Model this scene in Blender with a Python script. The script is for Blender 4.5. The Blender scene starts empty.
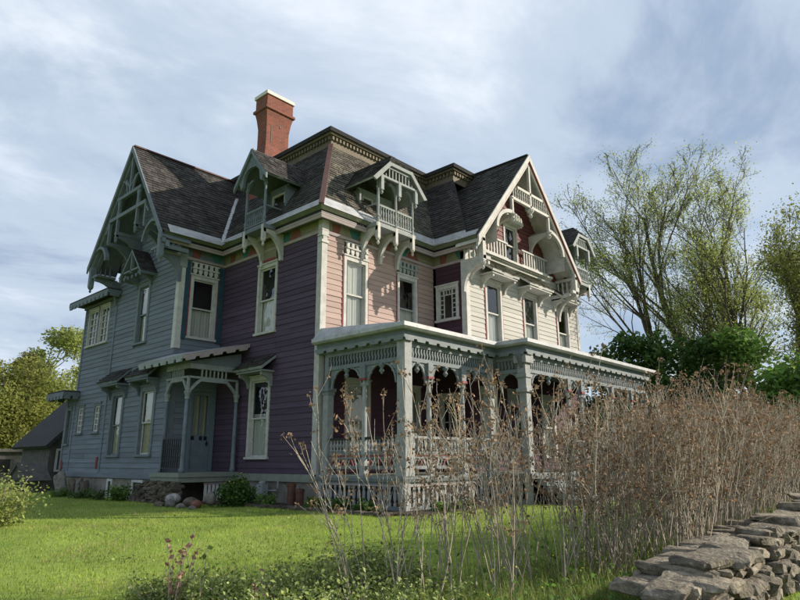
import bpy, math, random
import numpy as np
from mathutils import Vector, Matrix, Quaternion
random.seed(7); RNG = np.random.default_rng(7)
S = bpy.context.scene
COL = S.collection
rad = math.radians

# ------------------------------------------------------------------ camera
CAM = Vector((-10.949, -13.073, 1.173)); PITCH, ROLL, YAW, FPX = 0.2518, -0.00527, 0.7424, 620.23
F = Vector((math.cos(YAW)*math.cos(PITCH), math.sin(YAW)*math.cos(PITCH), math.sin(PITCH)))
R = Vector((math.sin(YAW), -math.cos(YAW), 0)); U = R.cross(F)
R2 = R*math.cos(ROLL)+U*math.sin(ROLL); U2 = U*math.cos(ROLL)-R*math.sin(ROLL)
cd = bpy.data.cameras.new('camera'); cd.sensor_width = 36; cd.lens = FPX/800*36; cd.clip_end = 3000; cd.clip_start = .05
co = bpy.data.objects.new('camera', cd); COL.objects.link(co)
co.matrix_world = Matrix(((R2.x, U2.x, -F.x, CAM.x), (R2.y, U2.y, -F.y, CAM.y), (R2.z, U2.z, -F.z, CAM.z), (0, 0, 0, 1)))
S.camera = co
# ------------------------------------------------------------------ sun, sky, exposure
SUN_AZ, SUN_EL = rad(50), rad(25)          # from -Y towards +X
sv = Vector((math.sin(SUN_AZ)*math.cos(SUN_EL), -math.cos(SUN_AZ)*math.cos(SUN_EL), math.sin(SUN_EL)))
sl = bpy.data.lights.new('sun', 'SUN'); sl.energy = 4.0; sl.angle = rad(.5); sl.color = (1, .885, .74)
so = bpy.data.objects.new('sun', sl); COL.objects.link(so)
so.rotation_euler = sv.to_track_quat('Z', 'Y').to_euler(); so.location = sv*60
W = bpy.data.worlds.new('World'); S.world = W; W.use_nodes = True
nt = W.node_tree; N = nt.nodes; L = nt.links
bg = N['Background']; bg.inputs['Strength'].default_value = .10
sky = N.new('ShaderNodeTexSky'); sky.sky_type = 'NISHITA'; sky.sun_disc = False
sky.sun_elevation = SUN_EL; sky.sun_rotation = math.atan2(sv.x, sv.y); sky.air_density = 1.0; sky.dust_density = 1.2; sky.ozone_density = 1.5
tc = N.new('ShaderNodeTexCoord')
sep = N.new('ShaderNodeSeparateXYZ'); L.new(tc.outputs['Generated'], sep.inputs[0])
def wm(op, a, b=None):
    n = N.new('ShaderNodeMath'); n.operation = op
    for i, x in enumerate((a, b)):
        if x is None: continue
        if isinstance(x, (int, float)): n.inputs[i].default_value = x
        else: L.new(x, n.inputs[i])
    return n.outputs[0]
zc = wm('ADD', wm('MAXIMUM', sep.outputs[2], 0.0), .16)
cmb = N.new('ShaderNodeCombineXYZ')
L.new(wm('DIVIDE', sep.outputs[0], zc), cmb.inputs[0]); L.new(wm('DIVIDE', sep.outputs[1], zc), cmb.inputs[1])
mp = N.new('ShaderNodeMapping'); mp.inputs['Rotation'].default_value = (0, 0, rad(35)); mp.inputs['Scale'].default_value = (.8, 1.0, 1)
mp.inputs['Location'].default_value = (3.1, 1.7, 0)
L.new(cmb.outputs[0], mp.inputs[0])
def noise(scale, det, rough, dist):
    n = N.new('ShaderNodeTexNoise'); n.inputs['Scale'].default_value = scale; n.inputs['Detail'].default_value = det
    n.inputs['Roughness'].default_value = rough; n.inputs['Distortion'].default_value = dist
    L.new(mp.outputs[0], n.inputs['Vector']); return n.outputs['Fac']
def ramp(src, stops):
    r = N.new('ShaderNodeValToRGB'); r.color_ramp.interpolation = 'EASE'
    while len(r.color_ramp.elements) < len(stops): r.color_ramp.elements.new(.5)
    for e, (p, c) in zip(r.color_ramp.elements, stops): e.position = p; e.color = (*c, 1)
    L.new(src, r.inputs[0]); return r.outputs['Color']
n1 = noise(.6, 8, .56, .35); n2 = noise(1.5, 9, .60, .45); n3 = noise(.35, 3, .5, 0)
cover = wm('ADD', wm('MULTIPLY', n1, .6), wm('MULTIPLY', n2, .4))
mask = ramp(cover, [(.36, (.45, .45, .45)), (.54, (.99, .99, .99))])
shade = wm('ADD', wm('MULTIPLY', n2, .55), wm('MULTIPLY', n3, .45))
ccol = ramp(shade, [(.37, (.255, .335, .455)), (.48, (.42, .495, .60)), (.62, (.70, .745, .80))])
cs = N.new('ShaderNodeVectorMath'); cs.operation = 'SCALE'; cs.inputs['Scale'].default_value = 7.9; L.new(ccol, cs.inputs[0])
mx = N.new('ShaderNodeMixRGB'); L.new(mask, mx.inputs[0]); L.new(sky.outputs[0], mx.inputs[1]); L.new(cs.outputs[0], mx.inputs[2])
L.new(mx.outputs[0], bg.inputs['Color'])
S.view_settings.view_transform = 'Standard'; S.view_settings.look = 'None'; S.view_settings.gamma = 1
S.view_settings.exposure = 0.8
S.render.engine = 'CYCLES'; S.cycles.use_denoising = True; S.cycles.max_bounces = 8; S.cycles.transparent_max_bounces = 24

# ------------------------------------------------------------------ materials
MATS = {}
def mat(name, col, rough=.75, var=.18, scale=6, bump=.15, rnd=.0, island=False, wear=None, wearcol=(.3, .3, .3), streak=None, col2=None, trans=0, bscale=None, spec=.3):
    m = bpy.data.materials.new(name); m.use_nodes = True; n = m.node_tree.nodes; l = m.node_tree.links
    p = n['Principled BSDF']; p.inputs['Roughness'].default_value = rough; p.inputs['Specular IOR Level'].default_value = spec
    t = n.new('ShaderNodeTexCoord'); mpn = n.new('ShaderNodeMapping'); l.new(t.outputs['Object'], mpn.inputs[0])
    g = n.new('ShaderNodeNewGeometry')
    l.new(g.outputs['Position'], mpn.inputs[0])
    if streak: mpn.inputs['Scale'].default_value = streak
    nz = n.new('ShaderNodeTexNoise'); nz.inputs['Scale'].default_value = scale; nz.inputs['Detail'].default_value = 6; nz.inputs['Roughness'].default_value = .62
    l.new(mpn.outputs[0], nz.inputs['Vector'])
    c2 = col2 or tuple(min(1, c*(1+var)) for c in col); c1 = tuple(c*(1-var) for c in col) if col2 is None else col
    r = n.new('ShaderNodeValToRGB'); r.color_ramp.elements[0].position = .34; r.color_ramp.elements[1].position = .66
    r.color_ramp.elements[0].color = (*c1, 1); r.color_ramp.elements[1].color = (*c2, 1); l.new(nz.outputs['Fac'], r.inputs[0])
    out = r.outputs['Color']
    if rnd or island:
        src = g.outputs['Random Per Island'] if island else n.new('ShaderNodeObjectInfo').outputs['Random']
        h = n.new('ShaderNodeMapRange'); h.inputs['To Min'].default_value = 1-(rnd or .2); h.inputs['To Max'].default_value = 1+(rnd or .2); l.new(src, h.inputs[0])
        vm = n.new('ShaderNodeVectorMath'); vm.operation = 'SCALE'; l.new(out, vm.inputs[0]); l.new(h.outputs[0], vm.inputs['Scale']); out = vm.outputs[0]
    if wear:
        nw = n.new('ShaderNodeTexNoise'); nw.inputs['Scale'].default_value = wear[1]; nw.inputs['Detail'].default_value = 9; nw.inputs['Roughness'].default_value = .72
        l.new(g.outputs['Position'], nw.inputs['Vector'])
        rw = n.new('ShaderNodeValToRGB'); rw.color_ramp.elements[0].position = wear[0]; rw.color_ramp.elements[1].position = wear[0]+.05
        rw.color_ramp.elements[0].color = (0, 0, 0, 1); rw.color_ramp.elements[1].color = (1, 1, 1, 1); l.new(nw.outputs['Fac'], rw.inputs[0])
        mw = n.new('ShaderNodeMixRGB'); l.new(rw.outputs[0], mw.inputs[0]); l.new(out, mw.inputs[1]); mw.inputs[2].default_value = (*wearcol, 1); out = mw.outputs[0]
    l.new(out, p.inputs['Base Color'])
    if bump:
        b = n.new('ShaderNodeBump'); b.inputs['Strength'].default_value = bump; b.inputs['Distance'].default_value = .03
        nb = n.new('ShaderNodeTexNoise'); nb.inputs['Scale'].default_value = bscale or scale*5; nb.inputs['Detail'].default_value = 5; l.new(mpn.outputs[0], nb.inputs['Vector'])
        l.new(nb.outputs['Fac'], b.inputs['Height']); l.new(b.outputs[0], p.inputs['Normal'])
    if trans:
        tr = n.new('ShaderNodeBsdfTranslucent'); l.new(out, tr.inputs['Color']); ms = n.new('ShaderNodeMixShader'); ms.inputs[0].default_value = trans
        l.new(p.outputs[0], ms.inputs[1]); l.new(tr.outputs[0], ms.inputs[2]); l.new(ms.outputs[0], n['Material Output'].inputs[0])
    MATS[name] = m; return m
WS = (.25, .25, 3)
mat('purple', (.066, .045, .072), .75, .16, 3, .2, .16, streak=WS, wear=(.66, 4), wearcol=(.085, .07, .085))
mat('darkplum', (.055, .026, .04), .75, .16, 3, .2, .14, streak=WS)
mat('pink', (.33, .245, .215), .75, .12, 3, .2, .09, streak=WS, wear=(.64, 5), wearcol=(.37, .29, .26))
mat('cream', (.375, .37, .335), .75, .10, 3, .2, .08, streak=WS, wear=(.62, 6), wearcol=(.36, .335, .29))
mat('bluegrey', (.138, .162, .194), .75, .14, 3, .2, .11, streak=WS, wear=(.65, 4.5), wearcol=(.15, .175, .20))
mat('redattic', (.115, .034, .034), .7, .12, 3, .12, .1, streak=WS)
mat('teal', (.02, .055, .075), .6, .15, 5, .1, .05)
mat('trim', (.42, .415, .39), .72, .14, 5, .25, .08, wear=(.60, 8), wearcol=(.28, .265, .235))
mat('porchgrey', (.165, .19, .198), .72, .16, 5, .25, .10, wear=(.61, 8), wearcol=(.12, .125, .125))
mat('porchtrim', (.265, .275, .272), .72, .16, 5, .25, .10, wear=(.60, 8), wearcol=(.20, .195, .18))
mat('trimgrey', (.225, .25, .245), .72, .16, 5, .25, .08, wear=(.61, 7), wearcol=(.22, .23, .21))
mat('trimblue', (.135, .162, .182), .72, .14, 5, .25, .08, wear=(.62, 7), wearcol=(.10, .115, .125))
mat('lavender', (.32, .27, .275), .65, .10, 4, .1, .04, wear=(.68, 5), wearcol=(.3, .26, .25))
mat('gutter', (.10, .115, .07), .6, .2, 4, .1)
mat('metal', (.36, .37, .385), .5, .22, 3, .15, wear=(.60, 3), wearcol=(.20, .18, .16), spec=.5)
mat('greenskirt', (.185, .21, .175), .7, .12, 4, .1, .05, wear=(.68, 5), wearcol=(.16, .17, .14))
mat('frred', (.20, .075, .06), .7, .15, 5, .1)
mat('frteal', (.04, .14, .13), .7, .15, 5, .1)
mat('frolive', (.21, .20, .13), .7, .15, 5, .1)
mat('redline', (.22, .045, .05), .7, .12, 5, .1)
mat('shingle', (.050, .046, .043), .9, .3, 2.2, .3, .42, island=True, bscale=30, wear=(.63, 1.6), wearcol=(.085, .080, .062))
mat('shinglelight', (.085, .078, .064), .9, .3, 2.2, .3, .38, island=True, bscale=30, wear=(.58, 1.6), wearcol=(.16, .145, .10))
mat('roofbase', (.035, .035, .038), .9, .2, 3, .1)
mat('copper', (.10, .05, .042), .6, .2, 4, .1)
mat('tan', (.125, .105, .072), .7, .15, 4, .15, wear=(.62, 5), wearcol=(.14, .12, .09))
mat('capwhite', (.55, .54, .50), .7, .08, 5, .1)
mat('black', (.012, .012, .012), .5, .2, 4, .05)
mat('iron', (.015, .017, .02), .5, .2, 4, .05)
mat('foundation', (.20, .185, .16), .9, .3, 1.6, .6, bscale=12, wear=(.58, 1.2), wearcol=(.11, .10, .085))
mat('curtain', (.78, .77, .70), .9, .10, 3, 0, trans=.35, streak=(8, 8, .4))
mat('curtainyellow', (.72, .68, .50), .9, .12, 3, 0, trans=.35, streak=(8, 8, .4))
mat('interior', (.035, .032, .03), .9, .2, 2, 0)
mat('doorpaint', (.13, .17, .19), .6, .1, 5, .1)
mat('greenlap', (.16, .20, .215), .65, .1, 4, .12, .05)
mat('stone', (.17, .148, .112), .9, .5, 7, 1.0, .36, bscale=26, wear=(.60, 7), wearcol=(.33, .30, .23))
mat('stonedark', (.085, .072, .055), .9, .4, 5, .8, .3, bscale=16, wear=(.64, 7), wearcol=(.16, .14, .11))
mat('boulder', (.17, .155, .135), .9, .4, 6, .9, .3, bscale=22, wear=(.6, 9), wearcol=(.26, .24, .2))
mat('boulderred', (.15, .065, .045), .85, .3, 5, .5, .1, bscale=14)
mat('boulderstripe', (.42, .40, .38), .9, .2, 3, .6, streak=(9, 2, 2), col2=(.15, .145, .14))
mat('terracotta', (.10, .05, .036), .85, .3, 5, .3, .15)
mat('soil', (.05, .038, .026), .95, .5, 6, .8, bscale=30)
mat('bark', (.085, .074, .062), .95, .35, 6, .6, bscale=25)
mat('twig', (.34, .30, .24), .9, .3, 3, .2, .22, island=True)
mat('seedhead', (.25, .165, .10), .9, .4, 9, 0, .45, island=True, trans=.15)
mat('leafspring', (.30, .345, .105), .8, .3, .6, 0, .35, island=True, trans=.5)
mat('leafyellow', (.20, .22, .055), .8, .3, .5, 0, .35, island=True, trans=.5)
mat('leafdark', (.06, .125, .026), .75, .35, .6, 0, .4, island=True, trans=.25)
mat('leafmid', (.11, .205, .04), .75, .35, .8, 0, .4, island=True, trans=.4)
mat('leafolive', (.13, .135, .04), .8, .35, .6, 0, .4, island=True, trans=.4)
mat('leafbox', (.21, .265, .07), .6, .35, 3, 0, .45, island=True, trans=.25, spec=.4)
mat('leafrusty', (.36, .19, .14), .7, .3, 3, 0, .4, island=True, trans=.2)
mat('flower', (.50, .46, .05), .7, .15, 3, 0, trans=.2)
mat('grassblade', (.275, .355, .06), .7, .42, .7, 0, .4, island=True, trans=.5)
mat('dryblade', (.34, .29, .14), .8, .3, 2, 0, .3, island=True, trans=.3)
mat('tallgrass', (.20, .25, .07), .7, .35, 2, 0, .4, island=True, trans=.35)
mat('greywood', (.10, .095, .09), .85, .25, 5, .3, .1)
mat('whitewood', (.50, .50, .48), .7, .15, 5, .1, .05)
mat('rust', (.16, .035, .025), .8, .25, 6, .2)
mat('meter', (.24, .26, .27), .45, .1, 4, .05, spec=.5)
def grass_mat():
    m = mat('lawn', (.13, .22, .03), .9, .3, .55, .9, bscale=45, col2=(.265, .335, .068))
    return m
grass_mat()
def glass_mat():
    m = bpy.data.materials.new('glass'); m.use_nodes = True; n = m.node_tree.nodes; l = m.node_tree.links; n.remove(n['Principled BSDF'])
    lw = n.new('ShaderNodeLayerWeight'); lw.inputs[0].default_value = .5; pw = n.new('ShaderNodeMath'); pw.operation = 'POWER'; pw.inputs[1].default_value = 3.2; l.new(lw.outputs['Facing'], pw.inputs[0])
    fr = n.new('ShaderNodeMapRange'); fr.inputs['To Min'].default_value = .10; fr.inputs['To Max'].default_value = 1; l.new(pw.outputs[0], fr.inputs[0])
    gl = n.new('ShaderNodeBsdfGlossy'); gl.inputs['Roughness'].default_value = .015
    tr = n.new('ShaderNodeBsdfTransparent'); tr.inputs['Color'].default_value = (.80, .84, .83, 1)
    nz = n.new('ShaderNodeTexNoise'); nz.inputs['Scale'].default_value = 2.2; g = n.new('ShaderNodeNewGeometry'); l.new(g.outputs['Position'], nz.inputs['Vector'])
    b = n.new('ShaderNodeBump'); b.inputs['Strength'].default_value = .22; b.inputs['Distance'].default_value = .05; l.new(nz.outputs['Fac'], b.inputs['Height']); l.new(b.outputs[0], gl.inputs['Normal'])
    ms = n.new('ShaderNodeMixShader'); l.new(fr.outputs[0], ms.inputs[0]); l.new(tr.outputs[0], ms.inputs[1]); l.new(gl.outputs[0], ms.inputs[2]); l.new(ms.outputs[0], n['Material Output'].inputs[0])
    MATS['glass'] = m
glass_mat()
def brick_mat():
    m = bpy.data.materials.new('brick'); m.use_nodes = True; n = m.node_tree.nodes; l = m.node_tree.links; p = n['Principled BSDF']; p.inputs['Roughness'].default_value = .9
    g = n.new('ShaderNodeNewGeometry'); s = n.new('ShaderNodeSeparateXYZ'); l.new(g.outputs['Position'], s.inputs[0])
    ad = n.new('ShaderNodeMath'); l.new(s.outputs[0], ad.inputs[0]); l.new(s.outputs[1], ad.inputs[1])
    c = n.new('ShaderNodeCombineXYZ'); l.new(ad.outputs[0], c.inputs[0]); l.new(s.outputs[2], c.inputs[1])
    b = n.new('ShaderNodeTexBrick'); l.new(c.outputs[0], b.inputs['Vector']); b.inputs['Scale'].default_value = 1
    b.inputs['Brick Width'].default_value = .22; b.inputs['Row Height'].default_value = .077; b.inputs['Mortar Size'].default_value = .009
    b.inputs['Color1'].default_value = (.225, .058, .032, 1); b.inputs['Color2'].default_value = (.15, .04, .026, 1); b.inputs['Mortar'].default_value = (.17, .115, .09, 1)
    nz = n.new('ShaderNodeTexNoise'); nz.inputs['Scale'].default_value = 3; nz.inputs['Detail'].default_value = 6; l.new(g.outputs['Position'], nz.inputs['Vector'])
    mr = n.new('ShaderNodeMapRange'); mr.inputs['To Min'].default_value = .6; mr.inputs['To Max'].default_value = 1.4; l.new(nz.outputs['Fac'], mr.inputs[0])
    vm = n.new('ShaderNodeVectorMath'); vm.operation = 'SCALE'; l.new(b.outputs['Color'], vm.inputs[0]); l.new(mr.outputs[0], vm.inputs['Scale']); l.new(vm.outputs[0], p.inputs['Base Color'])
    bm = n.new('ShaderNodeBump'); bm.inputs['Strength'].default_value = .6; bm.inputs['Distance'].default_value = .01; bm.invert = True; l.new(b.outputs['Fac'], bm.inputs['Height']); l.new(bm.outputs[0], p.inputs['Normal'])
    MATS['brick'] = m
brick_mat()

# ------------------------------------------------------------------ mesh helpers
def link(name, me, parent=None, mw=None):
    o = bpy.data.objects.new(name, me); COL.objects.link(o); o.parent = parent
    if mw is not None: o.matrix_basis = mw
    return o
def tag(o, label=None, cat=None, group=None, kind=None):
    for k, x in (('label', label), ('category', cat), ('group', group), ('kind', kind)):
        if x: o[k] = x
    return o
def empty(name, loc=(0, 0, 0), rz=0):
    o = bpy.data.objects.new(name, None); COL.objects.link(o); o.location = loc; o.rotation_euler = (0, 0, rz); o.empty_display_size = .2; return o
def fr(ox, oy, face, oz=0):
    u, w = {'-x': ((0, -1, 0), (-1, 0, 0)), '-y': ((1, 0, 0), (0, -1, 0)), '+x': ((0, 1, 0), (1, 0, 0)), '+y': ((-1, 0, 0), (0, 1, 0))}[face]
    return Matrix(((u[0], 0, w[0], ox), (u[1], 0, w[1], oy), (0, 1, 0, oz), (0, 0, 0, 1)))
class MB:
    def __init__(s, T=None): s.v = []; s.f = []; s.T = T or Matrix()
    def add(s, vs, fs):
        k = len(s.v); s.v += [tuple(p) for p in vs]; s.f += [tuple(i+k for i in f) for f in fs]; return s
    def box(s, a, b):
        x0, y0, z0 = (min(p, q) for p, q in zip(a, b)); x1, y1, z1 = (max(p, q) for p, q in zip(a, b))
        return s.add([(x0, y0, z0), (x1, y0, z0), (x1, y1, z0), (x0, y1, z0), (x0, y0, z1), (x1, y0, z1), (x1, y1, z1), (x0, y1, z1)],
                     [(0, 3, 2, 1), (4, 5, 6, 7), (0, 1, 5, 4), (1, 2, 6, 5), (2, 3, 7, 6), (3, 0, 4, 7)])
    def prism(s, poly, w0, w1):               # polygon in (u,v), extruded along w
        n = len(poly)
        a = sum(poly[i][0]*poly[(i+1) % n][1]-poly[(i+1) % n][0]*poly[i][1] for i in range(n))
        if a < 0: poly = poly[::-1]
        vs = [(p[0], p[1], min(w0, w1)) for p in poly]+[(p[0], p[1], max(w0, w1)) for p in poly]
        return s.add(vs, [tuple(range(n-1, -1, -1)), tuple(range(n, 2*n))]+[(i, (i+1) % n, (i+1) % n+n, i+n) for i in range(n)])
    def strip(s, pts, width, w0, w1):         # thick polyline ribbon in the (u,v) plane
        P = [Vector((p[0], p[1])) for p in pts]; n = len(P); lo = []; hi = []
        for i in range(n):
            d = (P[min(i+1, n-1)]-P[max(i-1, 0)]).normalized(); nn = Vector((-d.y, d.x))*width/2
            lo.append(P[i]-nn); hi.append(P[i]+nn)
        vs = [(p.x, p.y, w) for w in (w0, w1) for p in lo+hi]
        fs = []
        m = 2*n
        for i in range(n-1):
            fs += [(i, n+i, n+i+1, i+1), (m+i, m+i+1, m+n+i+1, m+n+i), (i, i+1, m+i+1, m+i), (n+i, m+n+i, m+n+i+1, n+i+1)]
        fs += [(0, m, m+n, n), (n-1, n+n-1, m+n+n-1, m+n-1)]
        return s.add(vs, fs)
    def bar(s, p, q, wd, hg):                 # box along p-q, wd sideways, hg in the up-ish direction
        p = Vector(p); q = Vector(q); d = (q-p).normalized(); up = Vector((0, 0, 1)) if abs(d.z) < .95 else Vector((0, 1, 0))
        sd = d.cross(up).normalized(); up = sd.cross(d); vs = []
        for e in (p, q):
            for a, b in ((-1, -1), (1, -1), (1, 1), (-1, 1)): vs.append(e+sd*a*wd/2+up*b*hg/2)
        return s.add(vs, [(0, 3, 2, 1), (4, 5, 6, 7), (0, 1, 5, 4), (1, 2, 6, 5), (2, 3, 7, 6), (3, 0, 4, 7)])
    def quadslab(s, a, b, c, d, th):          # slab under quad a,b,c,d (outward normal side), thickness inwards
        a, b, c, d = map(Vector, (a, b, c, d)); n = (b-a).cross(d-a).normalized()*th
        return s.add([a-n, b-n, c-n, d-n, a, b, c, d], [(0, 3, 2, 1), (4, 5, 6, 7), (0, 1, 5, 4), (1, 2, 6, 5), (2, 3, 7, 6), (3, 0, 4, 7)])
    def lathe(s, prof, c=(0, 0, 0), n=10, axis='z'):
        k = []
        for r, z in prof:
            for i in range(n):
                a = 2*math.pi*i/n; x, y = r*math.cos(a), r*math.sin(a)
                k.append((c[0]+x, c[1]+y, c[2]+z) if axis == 'z' else (c[0]+x, c[1]+z, c[2]+y))
        m = len(prof); fs = []
        for j in range(m-1):
            for i in range(n):
                q = (j*n+i, j*n+(i+1) % n, (j+1)*n+(i+1) % n, (j+1)*n+i); fs.append(q if axis == 'z' else q[::-1])
        fs += [tuple(range(n))[::-1 if axis == 'z' else 1], tuple(range((m-1)*n, m*n))[::1 if axis == 'z' else -1]]
        return s.add(k, fs)
    def tube(s, pts, rs, n=5):
        P = [Vector(p) for p in pts]; k = []
        for i, p in enumerate(P):
            d = (P[min(i+1, len(P)-1)]-P[max(i-1, 0)]).normalized(); a = d.orthogonal().normalized(); b = d.cross(a)
            for j in range(n):
                t = 2*math.pi*j/n; k.append(p+(a*math.cos(t)+b*math.sin(t))*rs[i])
        fs = [(i*n+j, i*n+(j+1) % n, (i+1)*n+(j+1) % n, (i+1)*n+j) for i in range(len(P)-1) for j in range(n)]
        fs += [tuple(range(n))[::-1], tuple(range((len(P)-1)*n, len(P)*n))]
        return s.add(k, fs)
    def mesh(s, name, m):
        me = bpy.data.meshes.new(name); T = s.T
        me.from_pydata([T @ Vector(p) for p in s.v], [], s.f); me.materials.append(MATS[m]); me.update(); return me
    def build(s, name, m, parent=None, smooth=False, kind=None):
        me = s.mesh(name, m)
        if smooth: me.polygons.foreach_set('use_smooth', [True]*len(me.polygons))
        o = link(name, me, parent)
        if kind: o['kind'] = kind
        return o
def lerp(a, b, t): return a+(b-a)*t
def shingles(mb, a, b, c, d, row=.15, wid=.24, th=.022):
    a, b, c, d = map(Vector, (a, b, c, d)); nrm = (b-a).cross(d-a)
    if nrm.length < 1e-6: nrm = (c-b).cross(a-b)
    nrm.normalize(); H = max((d-a).length, (c-b).length); nr = max(1, int(H/row))
    for i in range(nr):
        t0, t1 = i/nr, min(1, (i+1.12)/nr)
        l0, r0, l1, r1 = lerp(a, d, t0), lerp(b, c, t0), lerp(a, d, t1), lerp(b, c, t1)
        Lw = (r0-l0).length
        if Lw < .05: continue
        cuts = [0.0]; x = random.uniform(.2, 1)*wid
        while x < Lw-.06: cuts.append(x/Lw); x += wid*random.uniform(.7, 1.3)
        cuts.append(1.0)
        for s0, s1 in zip(cuts, cuts[1:]):
            s1 -= .012/Lw; k = th*random.uniform(.7, 1.5); dz = random.uniform(-.012, .012)/H
            e = (d-a)*dz
            p = [lerp(l0, r0, s0)+e, lerp(l0, r0, s1)+e, lerp(l1, r1, s1), lerp(l1, r1, s0)]
            mb.add([p[0]+nrm*k, p[1]+nrm*k, p[2]+nrm*.004, p[3]+nrm*.004, p[0], p[1]], [(0, 1, 2, 3), (4, 5, 1, 0)])
def offset_path(pts, d, closed=False):
    n = len(pts); out = []
    def nrm(i, j):
        e = Vector(pts[j])-Vector(pts[i]); e.normalize(); return Vector((e.y, -e.x))
    for i in range(n):
        if not closed and i == 0: v = nrm(0, 1)*d
        elif not closed and i == n-1: v = nrm(n-2, n-1)*d
        else:
            n1, n2 = nrm(i-1, i), nrm(i, (i+1) % n); v = (n1+n2)*d/(1+n1.dot(n2))
        out.append(Vector(pts[i])+v)
    return out
def sweep(mb, path, prof, closed=False):
    cols = [[(*q, z) for q in offset_path(path, d, closed)] for d, z in prof]; m = len(path); k = len(prof)
    vs = [p for c in cols for p in c]; fs = []
    for j in range(k):
        j2 = (j+1) % k
        for i in range(m if closed else m-1):
            i2 = (i+1) % m; fs.append((j*m+i, j*m+i2, j2*m+i2, j2*m+i))
    if not closed: fs += [tuple(j*m for j in range(k)), tuple(j*m+m-1 for j in range(k))[::-1]]
    mb.add(vs, fs)
def arc(cx, cy, r, a0, a1, n=8, ry=None): return [(cx+r*math.cos(rad(lerp(a0, a1, i/n))), cy+(ry or r)*math.sin(rad(lerp(a0, a1, i/n)))) for i in range(n+1)]

# ================================================================== GROUND
def gz(x, y):
    d = (x-CAM.x)*.737+(y-CAM.y)*.676
    t = min(1, max(0, (d-4.5)/8.5)); t = t*t*(3-2*t)
    return -.35*(1-t)+.025*math.sin(x*.7+1)*math.cos(y*.6)*(1 if d > 2 else 0)
def gcoords(c, lo, hi):
    a = [-2600, -1200, -500, -220, -110, -60, -40]; b = [-x for x in a][::-1]
    return [x+c for x in a if x+c < lo]+list(np.arange(lo, hi, .5))+[x+c for x in b if x+c > hi]
gx = gcoords(0, -18, 20); gy = gcoords(0, -18, 24)
gv = [(x, y, gz(x, y)-.0) for y in gy for x in gx]; n_ = len(gx)
gf = [(j*n_+i, j*n_+i+1, (j+1)*n_+i+1, (j+1)*n_+i) for j in range(len(gy)-1) for i in range(n_-1)]
me = bpy.data.meshes.new('lawn_ground'); me.from_pydata(gv, [], gf); me.materials.append(MATS['lawn'])
me.polygons.foreach_set('use_smooth', [True]*len(me.polygons)); tag(link('ground', me), kind='structure')

# ================================================================== HOUSE
H = empty('victorian_house'); tag(H, 'ornate many-gabled Victorian house with purple, pink, cream and grey-blue clapboards and wraparound porch', 'house')
ZS, ZF, ZE = .79, 7.58, 8.14
LX, LY, PP, QQ, QY, XR = 5.0, 5.1, 1.386, 1.606, 9.685, 12.74
F_PUR, F_PINK, F_SIDE, F_CREAM, F_GS, F_GF = fr(0, 0, '-x'), fr(0, 0, '-y'), fr(LX, 0, '-x'), fr(0, -PP, '-y'), fr(0, LY, '-y'), fr(-QQ, 0, '-x')
HOLES = {}
# ---- clapboard wall: base slab with openings + one object per board
UNIT = {}
def unit_board(m):
    if m not in UNIT:
        b = MB(); b.add([(0, 0, 0), (1, 0, 0), (1, 1, 0), (0, 1, 0), (0, 0, .030), (1, 0, .030), (1, 1.06, .010), (0, 1.06, .010)],
                        [(0, 3, 2, 1), (4, 5, 6, 7), (0, 1, 5, 4), (1, 2, 6, 5), (2, 3, 7, 6), (3, 0, 4, 7)])
        UNIT[m] = b.mesh('clapboard', m)
    return UNIT[m]
def cut(u0, u1, va, vb, holes):
    segs = [(u0, u1)]
    for h in holes:
        if h[3] <= va+.02 or h[2] >= vb-.02: continue
        ns = []
        for a, b in segs:
            if h[1] <= a or h[0] >= b: ns.append((a, b)); continue
            if h[0] > a: ns.append((a, h[0]))
            if h[1] < b: ns.append((h[1], b))
        segs = ns
    return [s for s in segs if s[1]-s[0] > .03]
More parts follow.
